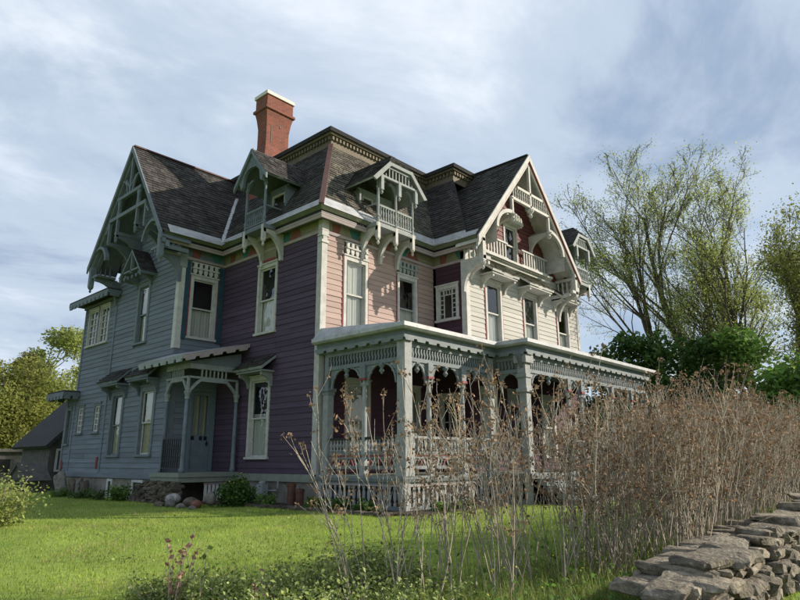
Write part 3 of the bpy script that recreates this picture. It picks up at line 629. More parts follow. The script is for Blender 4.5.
for sg in (1, -1):
    gbar(TG, [(gu+sg*.04, 10.45)]+[(gu+sg*(.04+.34*math.sin(rad(a))), 10.62-.10*math.cos(rad(a))+.25*a/90) for a in (20, 50, 80)], .06, -.08, -.02, 'trimblue')
    gbar(TG, arc(gu+sg*.62, 10.2, .42, 90, 180 if sg > 0 else 0, 6, .62), .06, -.08, -.02, 'trimblue')
    # drop posts between collar and bracket arms
    x = gu+sg*.75; gbar(TG, [(x, 8.75), (x, 10.2)], .10, -.10, -.01, 'trimblue', 'drop_post')
    gbar(TG, [(x-.10, 9.55), (x-.02, 9.85), (x-.10, 10.15)], .07, -.085, -.02, 'trimblue'); gbar(TG, [(x+.10, 9.55), (x+.02, 9.85), (x+.10, 10.15)], .07, -.083, -.022, 'trimblue')
    x2 = gu+sg*1.38; gbar(TG, [(x2, 8.7), (x2, 9.52)], .09, -.10, -.01, 'trimblue', 'drop_post')
    gbar(TG, [(x2-.05, 9.45), (x2+sg*.25, 9.1)], .06, -.08, -.02, 'trimblue')
    MB(TG).lathe([(.02, -.12), (.07, -.05), (.05, 0), (.08, .06), (.05, .12)], (x, 8.68, -.05), 8, 'y').build('pendant', 'trimblue', H)
    # arm from the drop post back to the wall with curved brace below
    bracket(F_GF, x, 0, -GXF-QQ-.02, 8.0, 8.86, .10, 'trimblue', 'outrigger_bracket'); bracket(F_GF, x2, 0, -GXF-QQ-.02, 7.75, 8.74, .10, 'trimblue', 'outrigger_bracket')
    MB(F_GF).box((x-.07, 8.86, 0), (x+.07, 8.98, -GXF-QQ)).build('outrigger', 'trimblue', H)
    # arched foot: beam, arch ribbon, spindles, pendant
    f0, f1 = sorted((gu+sg*1.38, gu+sg*2.72)); fx = gu+sg*2.55
    gbar(TG, arc(gu+sg*2.02, 7.95, .62, 10, 170, 12, .72), .10, -.14, -.0, 'trimblue', 'arch')
    MB(TG).box((gu+sg*2.62-.08, 7.35, -.16), (gu+sg*2.62+.08, 8.2, .0)).build('foot_post', 'trimblue', H)
    MB(TG).lathe([(.015, -.22), (.05, -.17), (.03, -.12), (.09, -.05), (.11, 0), (.07, .05)], (gu+sg*2.62, 7.33, -.08), 8, 'y').build('pendant', 'trimblue', H)
    MB(F_GF).box((gu+sg*2.62-.07, 7.62, 0), (gu+sg*2.62+.07, 7.74, .95)).build('outrigger', 'trimblue', H)
    bracket(F_GF, gu+sg*2.30, 0, .93, 6.75, 7.62, .10, 'trimblue', 'outrigger_bracket')
    MB(F_GF).box((min(gu+sg*2.62, gu+sg*2.05)-.02, 7.62, .28), (max(gu+sg*2.62, gu+sg*2.05)+.02, 7.70, .95)).build('foot_shelf', 'trimblue', H)
    for i in range(4): MB(F_GF).lathe([(.03, 0), (.045, .12), (.03, .22), (.045, .34), (.03, .46)], (gu+sg*2.56, 7.71, .3+.17*i), 6, 'y').build('spindle', 'trimblue', H)
# triangular hood over the upper grey window
hu = -7.49
hb = MB(F_GF)
for sg in (1, -1): hb.prism([(hu, 8.28), (hu+sg*.82, 7.36), (hu+sg*.82, 7.26), (hu, 8.16)], .0, .62)
ho = hb.build('window_hood', 'trimblue', H); sh = MB()
TT = F_GF
for sg in (1, -1):
    P4 = [TT @ Vector(p) for p in (((hu+.82, 7.36, .64), (hu+.82, 7.36, 0), (hu, 8.29, 0), (hu, 8.29, .64)) if sg > 0 else ((hu-.82, 7.36, 0), (hu-.82, 7.36, .64), (hu, 8.29, .64), (hu, 8.29, 0)))]
    shingles(sh, *P4, .13, .18)
sh.build('shingle_courses', 'shingle', ho, kind='stuff')
MB(F_GF).strip([(hu-.55, 7.5), (hu+.55, 7.5)], .06, .5, .6).strip([(hu, 7.4), (hu, 8.1)], .06, .5, .6).build('hood_truss', 'trimblue', ho)
for sg in (1, -1): bracket(F_GF, hu+sg*.5, 0, .55, 7.05, 7.42, .07, 'trimblue', 'hood_bracket', parent=ho)
for i in range(6): MB(F_GF).lathe([(.02, -.08), (.05, -.03), (.03, .05)], (hu+lerp(-.75, .75, i/5), 7.27, .58), 6, 'y').build('pendant', 'trimblue', ho)

# ---- shed hoods over windows
def hood(T, u0, u1, zb, zt, proj, m='trimblue', brk=(.12,), sm='shingle'):
    b = MB(T); n = Vector((0, .05))
    def slab(w, z): return w, z
    b.add([(u0, zt, 0), (u1, zt, 0), (u1, zb, proj), (u0, zb, proj), (u0, zt-.08, 0), (u1, zt-.08, 0), (u1, zb-.08, proj-.02), (u0, zb-.08, proj-.02)],
          [(0, 3, 2, 1), (4, 5, 6, 7), (0, 1, 5, 4), (1, 2, 6, 5), (2, 3, 7, 6), (3, 0, 4, 7)])
    b.box((u0+.05, zb-.14, .0), (u1-.05, zb-.085, proj-.06))
    o = b.build('window_hood', m, H); sh = MB(); T_ = lambda p: T @ Vector(p)
    shingles(sh, T_((u0-.02, zb, proj+.02)), T_((u1+.02, zb, proj+.02)), T_((u1+.02, zt+.01, 0)), T_((u0-.02, zt+.01, 0)), .13, .2, .03)
    sh.build('shingle_courses', sm, o, kind='stuff')
    for u in (u0+.16, u1-.16): bracket(T, u, 0, proj-.1, zb-.55, zb-.13, .08, m, 'hood_bracket', parent=o)
    return o
hood(F_PUR, -3.38, -1.95, 3.83, 4.22, .52, 'trimgrey')
hood(F_GF, -7.28, -5.72, 3.80, 4.26, .5); hood(F_GF, -9.48, -7.92, 3.80, 4.26, .5)
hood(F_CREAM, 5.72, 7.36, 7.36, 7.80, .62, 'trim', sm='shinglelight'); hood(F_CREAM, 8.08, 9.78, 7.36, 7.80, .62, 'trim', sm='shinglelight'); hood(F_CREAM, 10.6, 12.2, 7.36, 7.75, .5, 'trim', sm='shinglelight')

# ---- cream gable trim
TC = fr(0, CY0, '-y'); hc = CXA-CE0; dC = -CY0-PP      # overhang depth
barge(TC, CXA, hc, ZE, CZ, -.02, .16, .0, .05, 'trim', ext=.05); barge(TC, CXA, hc, ZE, CZ, .19, .04, -.04, .04, 'redline', 'barge_line'); barge(TC, CXA, hc, ZE, CZ, .24, .10, -.10, -.02, 'trim', 'barge_moulding'); barge(TC, CXA, hc, ZE, CZ, .38, .07, -.20, -.11, 'trimgrey', 'barge_moulding')
b = MB(TC)
for sg in (1, -1): b.prism([(CXA+sg*hc, ZE-.16), (CXA, CZ-.16), (CXA, CZ-.23), (CXA+sg*hc, ZE-.23)], -dC-.02, -.01)
b.build('gable_soffit', 'trim', H)
def cu(z): return hc*(CZ-.55-z)/(CZ-ZE)
def cbar(pts, w, w0=-.10, w1=.0, m='trim', nm='fretwork_bar'): return MB(TC).strip(pts, w, w0, w1).build(nm, m, H)
for z in (10.62, 10.12): cbar([(CXA-cu(z), z), (CXA+cu(z), z)], .10, nm='collar_beam')
cbar([(CXA, 10.0), (CXA, 11.75)], .09, nm='king_post')
MB(TC).lathe([(.02, -.28), (.08, -.2), (.05, -.12), (.12, -.04), (.14, .03), (.08, .1)], (CXA, 9.98, -.05), 8, 'y').build('pendant', 'trim', H)
b = MB(); b.lathe([(.022, 0), (.034, .06), (.02, .12), (.034, .20), (.02, .28), (.034, .36), (.022, .40)], n=6); SPM = b.mesh('spindle', 'trim')
n = 16
for i in range(n):
    x = lerp(CXA-cu(10.12)+.16, CXA+cu(10.12)-.16, i/(n-1))
    if abs(x-CXA) < .07: continue
    link('spindle', SPM, H, TC @ Matrix.Translation((x, 10.17, -.05)) @ Matrix.Rotation(-math.pi/2, 4, 'X'))
for sg in (1, -1):
    x = CXA+sg*(cu(10.12)-.04); cbar([(x, 9.45), (x, 10.12)], .09, nm='drop_post')
    MB(TC).lathe([(.03, -.2), (.11, -.1), (.07, -.03), (.13, .05), (.08, .12)], (x, 9.42, -.05), 8, 'y').build('pendant', 'trim', H)
    cbar(arc(x+sg*.02, 8.75, 1.0, 90, 0 if sg > 0 else 180, 10, .8), .13, -.10, .0, nm='arch')
    # curved plaster-like vault between the arch and the gable wall
    A = arc(x+sg*.02, 8.75, 1.04, 90, 0 if sg > 0 else 180, 10, .84)+[(x+sg*1.06, 8.2)]
    b = MB(TC); b.add([(p[0], p[1], w) for p in A for w in (-dC, -.03)], [(2*i, 2*i+1, 2*i+3, 2*i+2) for i in range(len(A)-1)]); b.build('curved_soffit', 'trim', H, True)
    # scroll arm to the wall
    bracket(F_CREAM, x, 0, dC-.02, 8.85, 9.5, .11, 'trim', 'outrigger_bracket')
    # foot: open box with spindles on a knee bracket
    fx = CXA+sg*(hc-.30); a_, c_ = sorted((fx, fx-sg*.34))
    MB(TC).box((fx-.08, 7.35, -.16), (fx+.08, 8.25, .0)).build('foot_post', 'trim', H)
    MB(TC).lathe([(.015, -.25), (.06, -.18), (.035, -.12), (.09, -.05), (.11, .0), (.07, .06)], (fx, 7.30, -.08), 8, 'y').build('pendant', 'trim', H)
    for z_ in (7.40, 8.0): MB(F_CREAM).box((fx-.07, z_, 0), (fx+.07, z_+.11, dC)).build('outrigger', 'trim', H)
    MB(TC).box((a_, 7.42, -.12), (c_, 7.53, .0)).build('foot_shelf', 'trim', H)
    for i in range(4): MB(F_CREAM).lathe([(.028, 0), (.045, .12), (.028, .24), (.045, .36), (.028, .48)], (fx, 7.52, .12+.19*i), 6, 'y').build('spindle', 'trim', H)
    bracket(F_CREAM, fx-sg*.0, 0, dC-.06, 6.45, 7.40, .12, 'trim', 'outrigger_bracket')
    ux = CXA+sg*2.75
    bracket(F_CREAM, ux, 0, dC-.1, 6.95, 7.42, .10, 'trim', 'outrigger_bracket')
# attic window hat, attic balustrade, dentil shelf
b = MB(F_CREAM); b.prism([(7.22, 9.66)]+arc(7.82, 9.80, .58, 180, 0, 10, .26)+[(8.42, 9.66)], .0, .26); b.box((7.25, 9.60, 0), (7.38, 9.68, .22)).box((8.26, 9.60, 0), (8.39, 9.68, .22)); b.build('attic_window_hood', 'trim', H)
b = MB(F_CREAM); b.box((5.55, 8.0, .035), (10.35, 8.08, .30)).box((5.55, 7.86, .035), (10.35, 7.95, .16)); ash = b.build('attic_shelf', 'trim', H)
b = MB(F_CREAM)
for i in range(42): x = lerp(5.6, 10.3, i/41); b.box((x-.03, 7.95, .035), (x+.03, 8.0, .24))
b.build('dentil_band', 'trim', ash, kind='stuff')
arl = MB(F_CREAM).box((5.68, 8.08, .11), (5.76, 8.80, .23)).build('attic_railing', 'trim', H)
for a, c in ((5.76, 7.34), (8.30, 10.15)):
    for z_, d_ in ((8.10, .04), (8.68, .05)): MB(F_CREAM).box((a, z_, .17-d_), (c, z_+.065, .17+d_)).build('rail', 'trim', arl)
b = MB(); b.box((-.035, -.02, 0), (.035, .02, .52)); AB = b.mesh('baluster', 'trim')
for i in range(24):
    x = 5.78+.18*i
    if 7.28 < x < 8.34: continue
    link('baluster', AB, arl, F_CREAM @ Matrix.Translation((x, 8.16, .17)) @ Matrix.Rotation(-math.pi/2, 4, 'X'))

# ---- dormers with little balconies
BAL = {}
def bal_mesh(m, h, r=.03):
    if (m, h) not in BAL: BAL[m, h] = MB().lathe([(r*.8, 0), (r*1.2, h*.12), (r*.6, h*.25), (r*1.2, h*.55), (r*.6, h*.8), (r, h)], n=6).mesh('baluster', m)
    return BAL[m, h]
RX = Matrix.Rotation(-math.pi/2, 4, 'X')
def post_prof(h, r=.055): return [(r, 0), (r, .12), (r*.75, .16), (r*1.2, .22), (r*.7, .30), (r*.85, h*.5), (r*.65, h*.78), (r*1.25, h*.82), (r*.8, h*.86), (r, h*.9), (r, h)]
def dormer(T, uc, hw, posts, m, ridge, eave, rhw, front, back, jerk=False, lit='shingle', bw=.75, railm=None):
    d = empty('dormer'); d.parent = H; zb = 8.12
    railm = railm or m
    # cheeks and recessed front wall
    for a in (uc-hw, uc+hw-.07): MB(T).box((a, zb, -1.3), (a+.07, eave, .02)).build('cheek', m, d)
    wz0, wz1 = zb+.25, eave-.12
    b = MB(T); nb = 2 if len(posts) > 2 else 1; ws = []
    inner0, inner1 = uc-hw+.07, uc+hw-.07; span = (inner1-inner0)/nb
    b.box((inner0, zb, -.20), (inner1, wz0, -.12)); b.box((inner0, wz1, -.20), (inner1, eave+.12, -.12))
    for i in range(nb):
        a, c = inner0+span*i, inner0+span*(i+1); b.box((a, wz0, -.20), (a+.16, wz1, -.12)); b.box((c-.16, wz0, -.20), (c, wz1, -.12)); ws.append((a+.16, c-.16))
    b.build('front_wall', m, d)
    for a, c in ws:
        q = MB(T).box((a, wz0, -.17), (a+.05, wz1, -.10)).box((c-.05, wz0, -.17), (c, wz1, -.10)).box((a+.05, wz0, -.17), (c-.05, wz0+.06, -.10)).box((a+.05, wz1-.06, -.17), (c-.05, wz1, -.10)).box((a+.05, (wz0+wz1)/2-.025, -.16), (c-.05, (wz0+wz1)/2+.025, -.11))
        q.build('window_sash', 'trim', d)
        MB(T).add([(a+.05, wz0, -.14), (c-.05, wz0, -.14), (c-.05, wz1, -.14), (a+.05, wz1, -.14)], [(0, 1, 2, 3)]).build('pane', 'glass', d)
        MB(T).box((a-.1, wz0-.1, -.50), (c+.1, wz1+.1, -.45)).build('room_backing', 'interior', d)
    # roof
    b = MB(T); sh = MB(); Tp = lambda *p: T @ Vector(p); jz = lerp(eave, ridge, .58); jt = .55 if jerk else 0
    roof = MB()
    ov = rhw
    if not jerk:
        Q = [[Tp(uc-ov, eave, back), Tp(uc-ov, eave, front), Tp(uc, ridge, front), Tp(uc, ridge, back)], [Tp(uc+ov, eave, front), Tp(uc+ov, eave, back), Tp(uc, ridge, back), Tp(uc, ridge, front)]]
    else:
        hj = ov*(ridge-jz)/(ridge-eave)
        Q = [[Tp(uc-ov, eave, back), Tp(uc-ov, eave, front), Tp(uc-hj, jz, front), Tp(uc-hj, jz, back)], [Tp(uc-hj, jz, back), Tp(uc-hj, jz, front), Tp(uc, ridge, front-.42), Tp(uc, ridge, back)],
             [Tp(uc+ov, eave, front), Tp(uc+ov, eave, back), Tp(uc+hj, jz, back), Tp(uc+hj, jz, front)], [Tp(uc+hj, jz, front), Tp(uc+hj, jz, back), Tp(uc, ridge, back), Tp(uc, ridge, front-.42)],
             [Tp(uc-hj, jz, front), Tp(uc+hj, jz, front), Tp(uc+.01, ridge, front-.42), Tp(uc-.01, ridge, front-.42)]]
    for i, q in enumerate(Q): roof.quadslab(*q, .06); shingles(sh, *q, .13, .18)
    ro = roof.build('roof', m, d); sh.build('shingle_courses', lit, d, kind='stuff')
    # gable face board with cusped opening and verge boards
    zt = jz if jerk else ridge
    def slope_u(z): return ov*(ridge-z)/(ridge-eave)
    b = MB(T)
    for sg in (1, -1):
        z0 = eave-.02; b.prism([(uc+sg*slope_u(z0), z0), (uc+sg*slope_u(zt-.02), zt-.02), (uc+sg*slope_u(zt-.02), zt-.17), (uc+sg*slope_u(z0), z0-.17)] if not jerk else [(uc+sg*slope_u(z0), z0), (uc+sg*slope_u(zt), zt), (uc+sg*(slope_u(zt)-.12), zt-.06), (uc+sg*(slope_u(z0)-.14), z0-.06)], front-.05, front+.012)
    if jerk: b.box((uc-slope_u(zt), zt-.13, front-.05), (uc+slope_u(zt), zt-.02, front+.008))
    b.build('verge_board', m, d)
    wp = bw
    if not jerk:
        zc = eave+.30
        A = [(uc-slope_u(zc-.5)*.80, zc-.55), (uc-slope_u(zc-.5)*.78, zc-.15), (uc-.18, zc+.14), (uc+.18, zc+.14), (uc+slope_u(zc-.5)*.78, zc-.15), (uc+slope_u(zc-.5)*.80, zc-.55)]
        b = MB(T)
        for sg in (1, -1):
            b.prism([(uc, ridge-.14), (uc, zc+.16), (uc+sg*.22, zc+.13), (uc+sg*.40, zc-.05), (uc+sg*.46, zc-.38), (uc+sg*.56, zc-.46), (uc+sg*.62, zc-.30), (uc+sg*slope_u(zc-.12)*.97, zc-.24)], front-.16, front-.06)
        b.build('gable_panel', m, d)
        g = MB(T)
        for i in range(5):
            for j in range(5-i): g.box((uc-.34+.17*j+.085*i-.025, zc+.26+.13*i-.025, front-.062), (uc-.34+.17*j+.085*i+.025, zc+.26+.13*i+.025, front-.05))
        g.build('carved_lattice', m, d)
    else:
        b = MB(T); zr = zt-.16; a0, a1 = uc-slope_u(zt)+.02, uc+slope_u(zt)-.02; w2 = slope_u(zt-.5)-.04
        b.box((a0, zr-.05, front-.14), (a1, zr+.02, front-.06)); b.box((uc-w2, zr-.42, front-.14), (uc+w2, zr-.35, front-.06))
        for i in range(13):
            x = lerp(uc-w2+.06, uc+w2-.06, i/12); b.box((x-.018, zr-.35, front-.12), (x+.018, zr-.05 if abs(x-uc) < slope_u(zt) else zr-.25, front-.08))
        for p in posts: b.box((p-.06, zr-.85, front-.15), (p+.06, zr-.35, front-.05))
        b.build('spindle_panel', m, d)
        for p in posts: MB(T).lathe([(.02, -.14), (.06, -.09), (.03, -.03), (.06, .02)], (p, zr-.85, front-.10), 6, 'y').build('pendant', m, d)
    # balcony
    b = MB(T); b.box((uc-hw-.03, zb-.14, .36), (uc+hw+.03, zb-.02, wp+.05)); b.build('balcony_floor', railm, d)
    for p in posts:
        o = MB(T).lathe(post_prof(eave-zb+.15), (p, zb-.02, wp), 8, 'y').build('post', railm, d)
        MB(T).box((p-.055, zb-.50, wp-.055), (p+.055, zb-.02, wp+.055)).lathe([(.012, -.22), (.05, -.16), (.025, -.1), (.075, -.04), (.06, .02)], (p, zb-.50, wp), 8, 'y').build('pendant', 'trim', d)
        for sg in (1, -1):
            if posts[0]-.01 <= p+sg*.2 <= posts[-1]+.01: MB(T).strip(arc(p+sg*.30, eave-.22, .30, 180 if sg > 0 else 0, 90, 6, .34), .06, wp-.04, wp+.03).build('post_bracket', railm, d)
        bracket(T, p, .02, wp+.04, zb-1.02, zb-.15, .11, 'trim', 'balcony_bracket', parent=d)
        MB(T).bar((p, zb+.62, wp), (p, zb+.62, .0), .04, .04).build('side_rail', railm, d)
    for p, q in zip(posts, posts[1:]):
        rl = MB(T).box((p+.05, zb+.04, wp-.025), (q-.05, zb+.09, wp+.025)).build('bottom_rail', railm, d); MB(T).box((p+.05, zb+.52, wp-.035), (q-.05, zb+.58, wp+.035)).build('handrail', railm, d)
        nn = max(3, int((q-p)/.115))
        for i in range(nn): MB(T)
        for i in range(nn): link('baluster', bal_mesh(railm, .43), d, T @ Matrix.Translation((lerp(p+.06, q-.06, (i+.5)/nn), zb+.09, wp)) @ RX)
    b = MB(T); b.box((uc-hw, zb-.30, .30), (uc+hw, zb-.14, wp)); 
    return d
dormer(F_PUR, -2.36, .56, (-2.84, -1.86), 'trimblue', 10.70, 9.62, .86, 1.02, -1.55, railm='trimblue')
dormer(F_PINK, 2.30, .86, (1.52, 2.30, 3.08), 'trimgrey', 10.66, 9.40, 1.22, 1.0, -1.55, jerk=True)
dormer(F_CREAM, 11.95, .62, (11.45, 12.45), 'trimgrey', 10.55, 9.45, .98, .95, -1.55, jerk=True)
# panel under the purple dormer bracket
MB(F_PUR).box((-2.98, 7.20, .035), (-2.12, 7.9, .06)).build('bracket_panel', 'frolive', H)
MB(F_PUR).box((-2.94, 7.22, .06), (-2.16, 7.30, .075)).build('bracket_panel_line', 'redline', H)

# ---- chimney
ch = MB(); cx0, cx1, cy0, cy1 = 1.10, 2.12, 4.72, 5.28
def ring(o, z): return [(cx0-o, cy0-o, z), (cx1+o, cy0-o, z), (cx1+o, cy1+o, z), (cx0-o, cy1+o, z)]
prof = [(.22, 9.6), (.20, 11.4), (.06, 12.2), (0, 12.6), (0, 13.35), (.05, 13.75), (.10, 14.0), (.16, 14.02), (.16, 14.12), (.09, 14.14), (.09, 14.62)]
vs = [p for o, z in prof for p in ring(o, z)]; ch.add(vs, [(4*i+j, 4*i+(j+1) % 4, 4*i+4+(j+1) % 4, 4*i+4+j) for i in range(len(prof)-1) for j in range(4)]+[(3, 2, 1, 0), tuple(4*len(prof)-4+j for j in range(4))])
cho = ch.build('chimney', 'brick', H)
MB().box((cx0-.14, cy0-.14, 14.62), (cx1+.14, cy1+.14, 14.76)).build('chimney_cap', 'capwhite', cho)
MB().lathe([(.15, 0), (.15, .14), (.19, .15), (.19, .19), (.1, .2)], (cx0+.42, cy0+.35, 14.76), 10).build('flue_pipe', 'black', cho)
MB().box((1.30, cy0-.012, 12.75), (1.34, cy0+.02, 13.5)).box((1.29, cy0-.03, 13.62), (1.33, cy0, 13.82)).box((1.66, cy0-.03, 13.45), (1.70, cy0, 13.7)).build('brick_slot', 'black', cho)

# ---- wraparound porch
ZP = .80; PR = 4.33; D1, D2, X1, X2 = 3.12, 4.10, 3.92, 12.45
T1, T2, T3, T4 = fr(.02, 0, '-x'), fr(0, -D1, '-y'), fr(X1, 0, '-x'), fr(0, -D2, '-y')
PO = [(.02, 0), (.02, -D1), (X1, -D1), (X1, -D2), (X2, -D2), (X2, -PP)]
b = MB(); b.prism([(.02, -.02), (LX-.02, -.02), (LX-.02, -PP-.02), (X2, -PP-.02), (X2, -D2), (X1, -D2), (X1, -D1), (.02, -D1)], .70, ZP); pf = b.build('porch_floor', 'greenskirt', H)
b = MB(); sweep(b, PO, [(0, .66), (.05, .66), (.08, .74), (.08, .80), (0, .80)]); b.build('porch_floor_edge', 'porchgrey', pf)
b = MB(); sweep(b, PO, [(-.14, 3.95), (.02, 3.95), (.02, 4.06), (-.14, 4.06)]); b.build('porch_beam', 'porchgrey', H)
b = MB(); sweep(b, PO, [(-.1, 4.08), (.10, 4.08), (.12, 4.22), (.18, 4.30), (-.1, 4.36)]); pr_ = b.build('porch_cornice', 'trimblue', H)
b = MB(); sweep(b, PO, [(.10, 4.22), (.25, 4.22), (.31, 4.27), (.31, 4.37), (.10, 4.40)]); b.build('porch_gutter', 'metal', pr_)
P2 = [(.02, .0), (.02, -D1), (X1, -D1), (X1, -D2), (X2, -D2), (X2, -PP)]
oo = offset_path(P2, .27); b = MB()
top = [(p.x, p.y, 4.37) for p in oo]
b.add(top+[(.02, .0, 4.72), (LX, 0, 4.72), (LX, -PP, 4.72), (X2, -PP, 4.72)], [(0, 1, 2, 7, 6), (2, 3, 8, 7), (3, 4, 9, 8), (4, 5, 9)]); b.build('porch_roof', 'metal', H)
b = MB(); b.prism([(.05, -.05), (LX-.05, -.05), (LX-.05, -PP-.05), (X2-.05, -PP-.05), (X2-.05, -D2), (X1, -D2), (X1, -D1), (.05, -D1)], 4.0, 4.05); b.build('porch_ceiling', 'trimblue', H)
def scallop(T, u0, u1, zt, h, w0, w1, m, parent, per=.42, nm='scalloped_valance'):
    n = max(1, round((u1-u0)/per)); poly = [(u1, zt), (u0, zt)]
    for i in range(n):
        a, c = lerp(u0, u1, i/n), lerp(u0, u1, (i+1)/n); L_ = c-a
        poly += [(a, zt-h*.55), (a+L_*.12, zt-h*.55), (a+L_*.18, zt-h)]+[(a+L_*.82, zt-h), (a+L_*.88, zt-h*.55)]
    poly.append((u1, zt-h*.55)); return MB(T).prism(poly, w0, w1).build(nm, m, parent)
for T, a, c in ((T1, -.05, D1+.15), (T2, -.12, X1-.12), (T3, D1+.15, D2+.12), (T4, X1-.12, X2)): scallop(T, a, c, 4.10, .13, .10, .135, 'porchgrey', pr_)
def turned_post(T, u, z0, z1, r=.075, m='porchtrim', w=-.06, sq=.085, name='porch_post'):
    h = z1-z0
    b = MB(T); b.box((u-sq, z0, w-sq), (u+sq, z0+.34, w+sq))
    b.lathe([(sq*.95, .34), (r*1.05, .38), (r*.75, .44), (r*1.1, .50), (r*.95, .56), (r*.85, h*.62), (r*.72, h*.80), (r*1.15, h*.82), (r*.7, h*.84), (r*.95, h*.87)], (u, z0, w), 10, 'y')
    o = b.build(name, m, H, False)
    b = MB(T); b.box((u-sq*1.1, z0+h*.87, w-sq*1.1), (u+sq*1.1, z1, w+sq*1.1)); b.lathe([(.01, 0), (.035, .0), (.03, .025), (.01, .03)], (u, 0, 0), 6, 'y') if 0 else None
    b.build('post_block', 'porchgrey', o); MB(T).box((u-sq*1.3, z0+h*.855, w-sq*1.3), (u+sq*1.3, z0+h*.875, w+sq*1.3)).build('post_collar', 'redline', o)
    return o
def square_post(T, u, z0, z1, s, m='porchtrim', w=-.09, cap=True):
    o = MB(T).box((u-s, z0, w-s), (u+s, z1, w+s)).build('porch_post', m, H)
    MB(T).box((u-s*1.2, z0, w-s*1.2), (u+s*1.2, z0+.3, w+s*1.2)).build('post_base', m, o)
    return o
def spandrel(T, u, sg, z1, wd, ht, m, w0=-.085, w1=-.035):
    wd *= .85; ht *= .82
    pts = [(u+sg*(.02+wd*(1-math.cos(rad(a)))), z1-ht+ht*math.sin(rad(a))) for a in range(0, 91, 15)]
    b = MB(T).strip(pts, .055, w0, w1); o = b.build('spandrel_bracket', m, H)
    MB(T).prism([(u, z1), (u+sg*wd*.62, z1), (u+sg*wd*.50, z1-ht*.10), (u+sg*wd*.36, z1-ht*.14), (u+sg*wd*.24, z1-ht*.30), (u+sg*wd*.12, z1-ht*.34), (u+sg*wd*.06, z1-ht*.55), (u, z1-ht*.6)], w0+.01, w1-.01).build('spandrel_web', m, o)
    MB(T).lathe([(.008, -.05), (.028, -.02), (.028, .02), (.008, .05)], (u+sg*wd*.36, z1-ht*.36, (w0+w1)/2), 6, 'y').build('spandrel_drop', m, o)
    return o
def pendant_drop(T, u, z, m, w=-.06): return MB(T).lathe([(.015, -.26), (.07, -.18), (.035, -.12), (.09, -.04), (.06, .0)], (u, z, w), 8, 'y').build('pendant', m, H)
PK = MB(); PK.prism([(-.045, 0), (.045, 0), (.045, .07), (.02, .11), (.045, .17), (.045, .30), (.02, .36), (.045, .41), (.045, .46), (-.045, .46), (-.045, .41), (-.02, .36), (-.045, .30), (-.045, .17), (-.02, .11), (-.045, .07)], -.015, .015); PKM = PK.mesh('lattice_picket', 'porchtrim')
DG = MB(); DG.prism([(0, 0), (.05, 0), (.14, .17), (.09, .17)], -.012, .012); DGM = [DG.mesh('diagonal_slat', m) for m in ('redline', 'porchtrim', 'porchgrey')]
def fret(T, u0, u1, m='porchgrey'):
    b = MB(T); b.box((u0, 3.86, -.10), (u1, 3.95, -.02)); b.box((u0, 3.50, -.11), (u1, 3.60, -.01)); n = max(2, int((u1-u0)/.105))
    for i in range(n):
        x = lerp(u0, u1, (i+.5)/n); b.prism([(x-.018, 3.60), (x+.018, 3.60), (x+.045, 3.70), (x+.012, 3.78), (x+.035, 3.86), (x-.012, 3.86), (x-.03, 3.76), (x+.002, 3.68)], -.08, -.04)
    return b.build('fretwork_panel', m, H)
def rail(T, u0, u1, top='black'):
    b = MB(T); b.box((u0, 1.28, -.09), (u1, 1.36, -.03)); b.box((u0, 1.19, -.085), (u1, 1.24, -.035)).box((u0, .95, -.10), (u1, 1.03, -.02)); o = b.build('railing', 'porchgrey', H)
    MB(T).box((u0, 1.66, -.11), (u1, 1.72, -.01)).build('handrail', top, o); MB(T).box((u0, 1.24, -.08), (u1, 1.28, -.04)).build('rail_strip', 'redline', o)
    n = max(3, int((u1-u0)/.12)); me_ = bal_mesh('porchtrim', .30, .036)
    for i in range(n): link('baluster', me_, o, T @ Matrix.Translation((lerp(u0, u1, (i+.5)/n), 1.36, -.06)) @ RX)
    n = int((u1-u0)/.13)
    for i in range(n):
        x = lerp(u0+.05, u1-.18, i/max(1, n-1)); fl = -1 if (i//4) % 2 else 1
        link('diagonal_slat', DGM[i % 3], o, T @ Matrix.Translation((x+(.14 if fl < 0 else 0), 1.025, -.06)) @ Matrix.Diagonal((fl, 1, 1, 1)))
def skirt(T, u0, u1):
    b = MB(T); b.box((u0, -.06, -.05), (u1, .12, .0)).box((u0, .60, -.05), (u1, .66, .0)); o = b.build('lattice_skirt', 'porchgrey', H)
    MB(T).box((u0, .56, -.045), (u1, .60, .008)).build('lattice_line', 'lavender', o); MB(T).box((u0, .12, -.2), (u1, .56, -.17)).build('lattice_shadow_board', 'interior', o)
    n = max(2, int((u1-u0)/.165))
    for i in range(n): link('lattice_picket', PKM, o, T @ Matrix.Translation((lerp(u0, u1, (i+.5)/n), .11, -.025)))
    for u in (u0, u1): MB(T).box((u-.09, -.1, -.09), (u+.09, .70, .02)).build('skirt_post', 'porchtrim', o)
# left side of porch (T1: u = -y)
p1, p2 = 1.72, D1-.06
square_post(T1, .30, ZP, 2.95, .10, 'porchtrim'); MB(T1).box((.15, 2.95, -.24), (.45, 3.03, .06)).box((.18, 2.85, -.21), (.42, 2.95, .03)).build('post_capital', 'porchgrey', H); MB(T1).box((.2, 3.03, -.16), (.36, 3.95, -.02)).build('post_upper', 'porchgrey', H)
turned_post(T1, p1, ZP, 3.52)
cp = MB(T1).box((p2-.13, ZP, -.22), (p2+.13, 4.02, .04)).build('corner_post', 'porchtrim', H); MB(T1).box((p2-.16, ZP, -.25), (p2+.16, 1.75, .065)).build('post_base', 'porchtrim', cp)
for a, c in ((.36, p1), (p1, p2-.13)):
    fret(T1, a, c); spandrel(T1, a+.09, 1, 3.5, .48, .62, 'porchgrey'); spandrel(T1, c-.09, -1, 3.5, .48, .62, 'porchgrey'); pendant_drop(T1, (a+c)/2, 3.5, 'porchgrey')
    rail(T1, a+.08, c-.08)
skirt(T1, .12, p2)
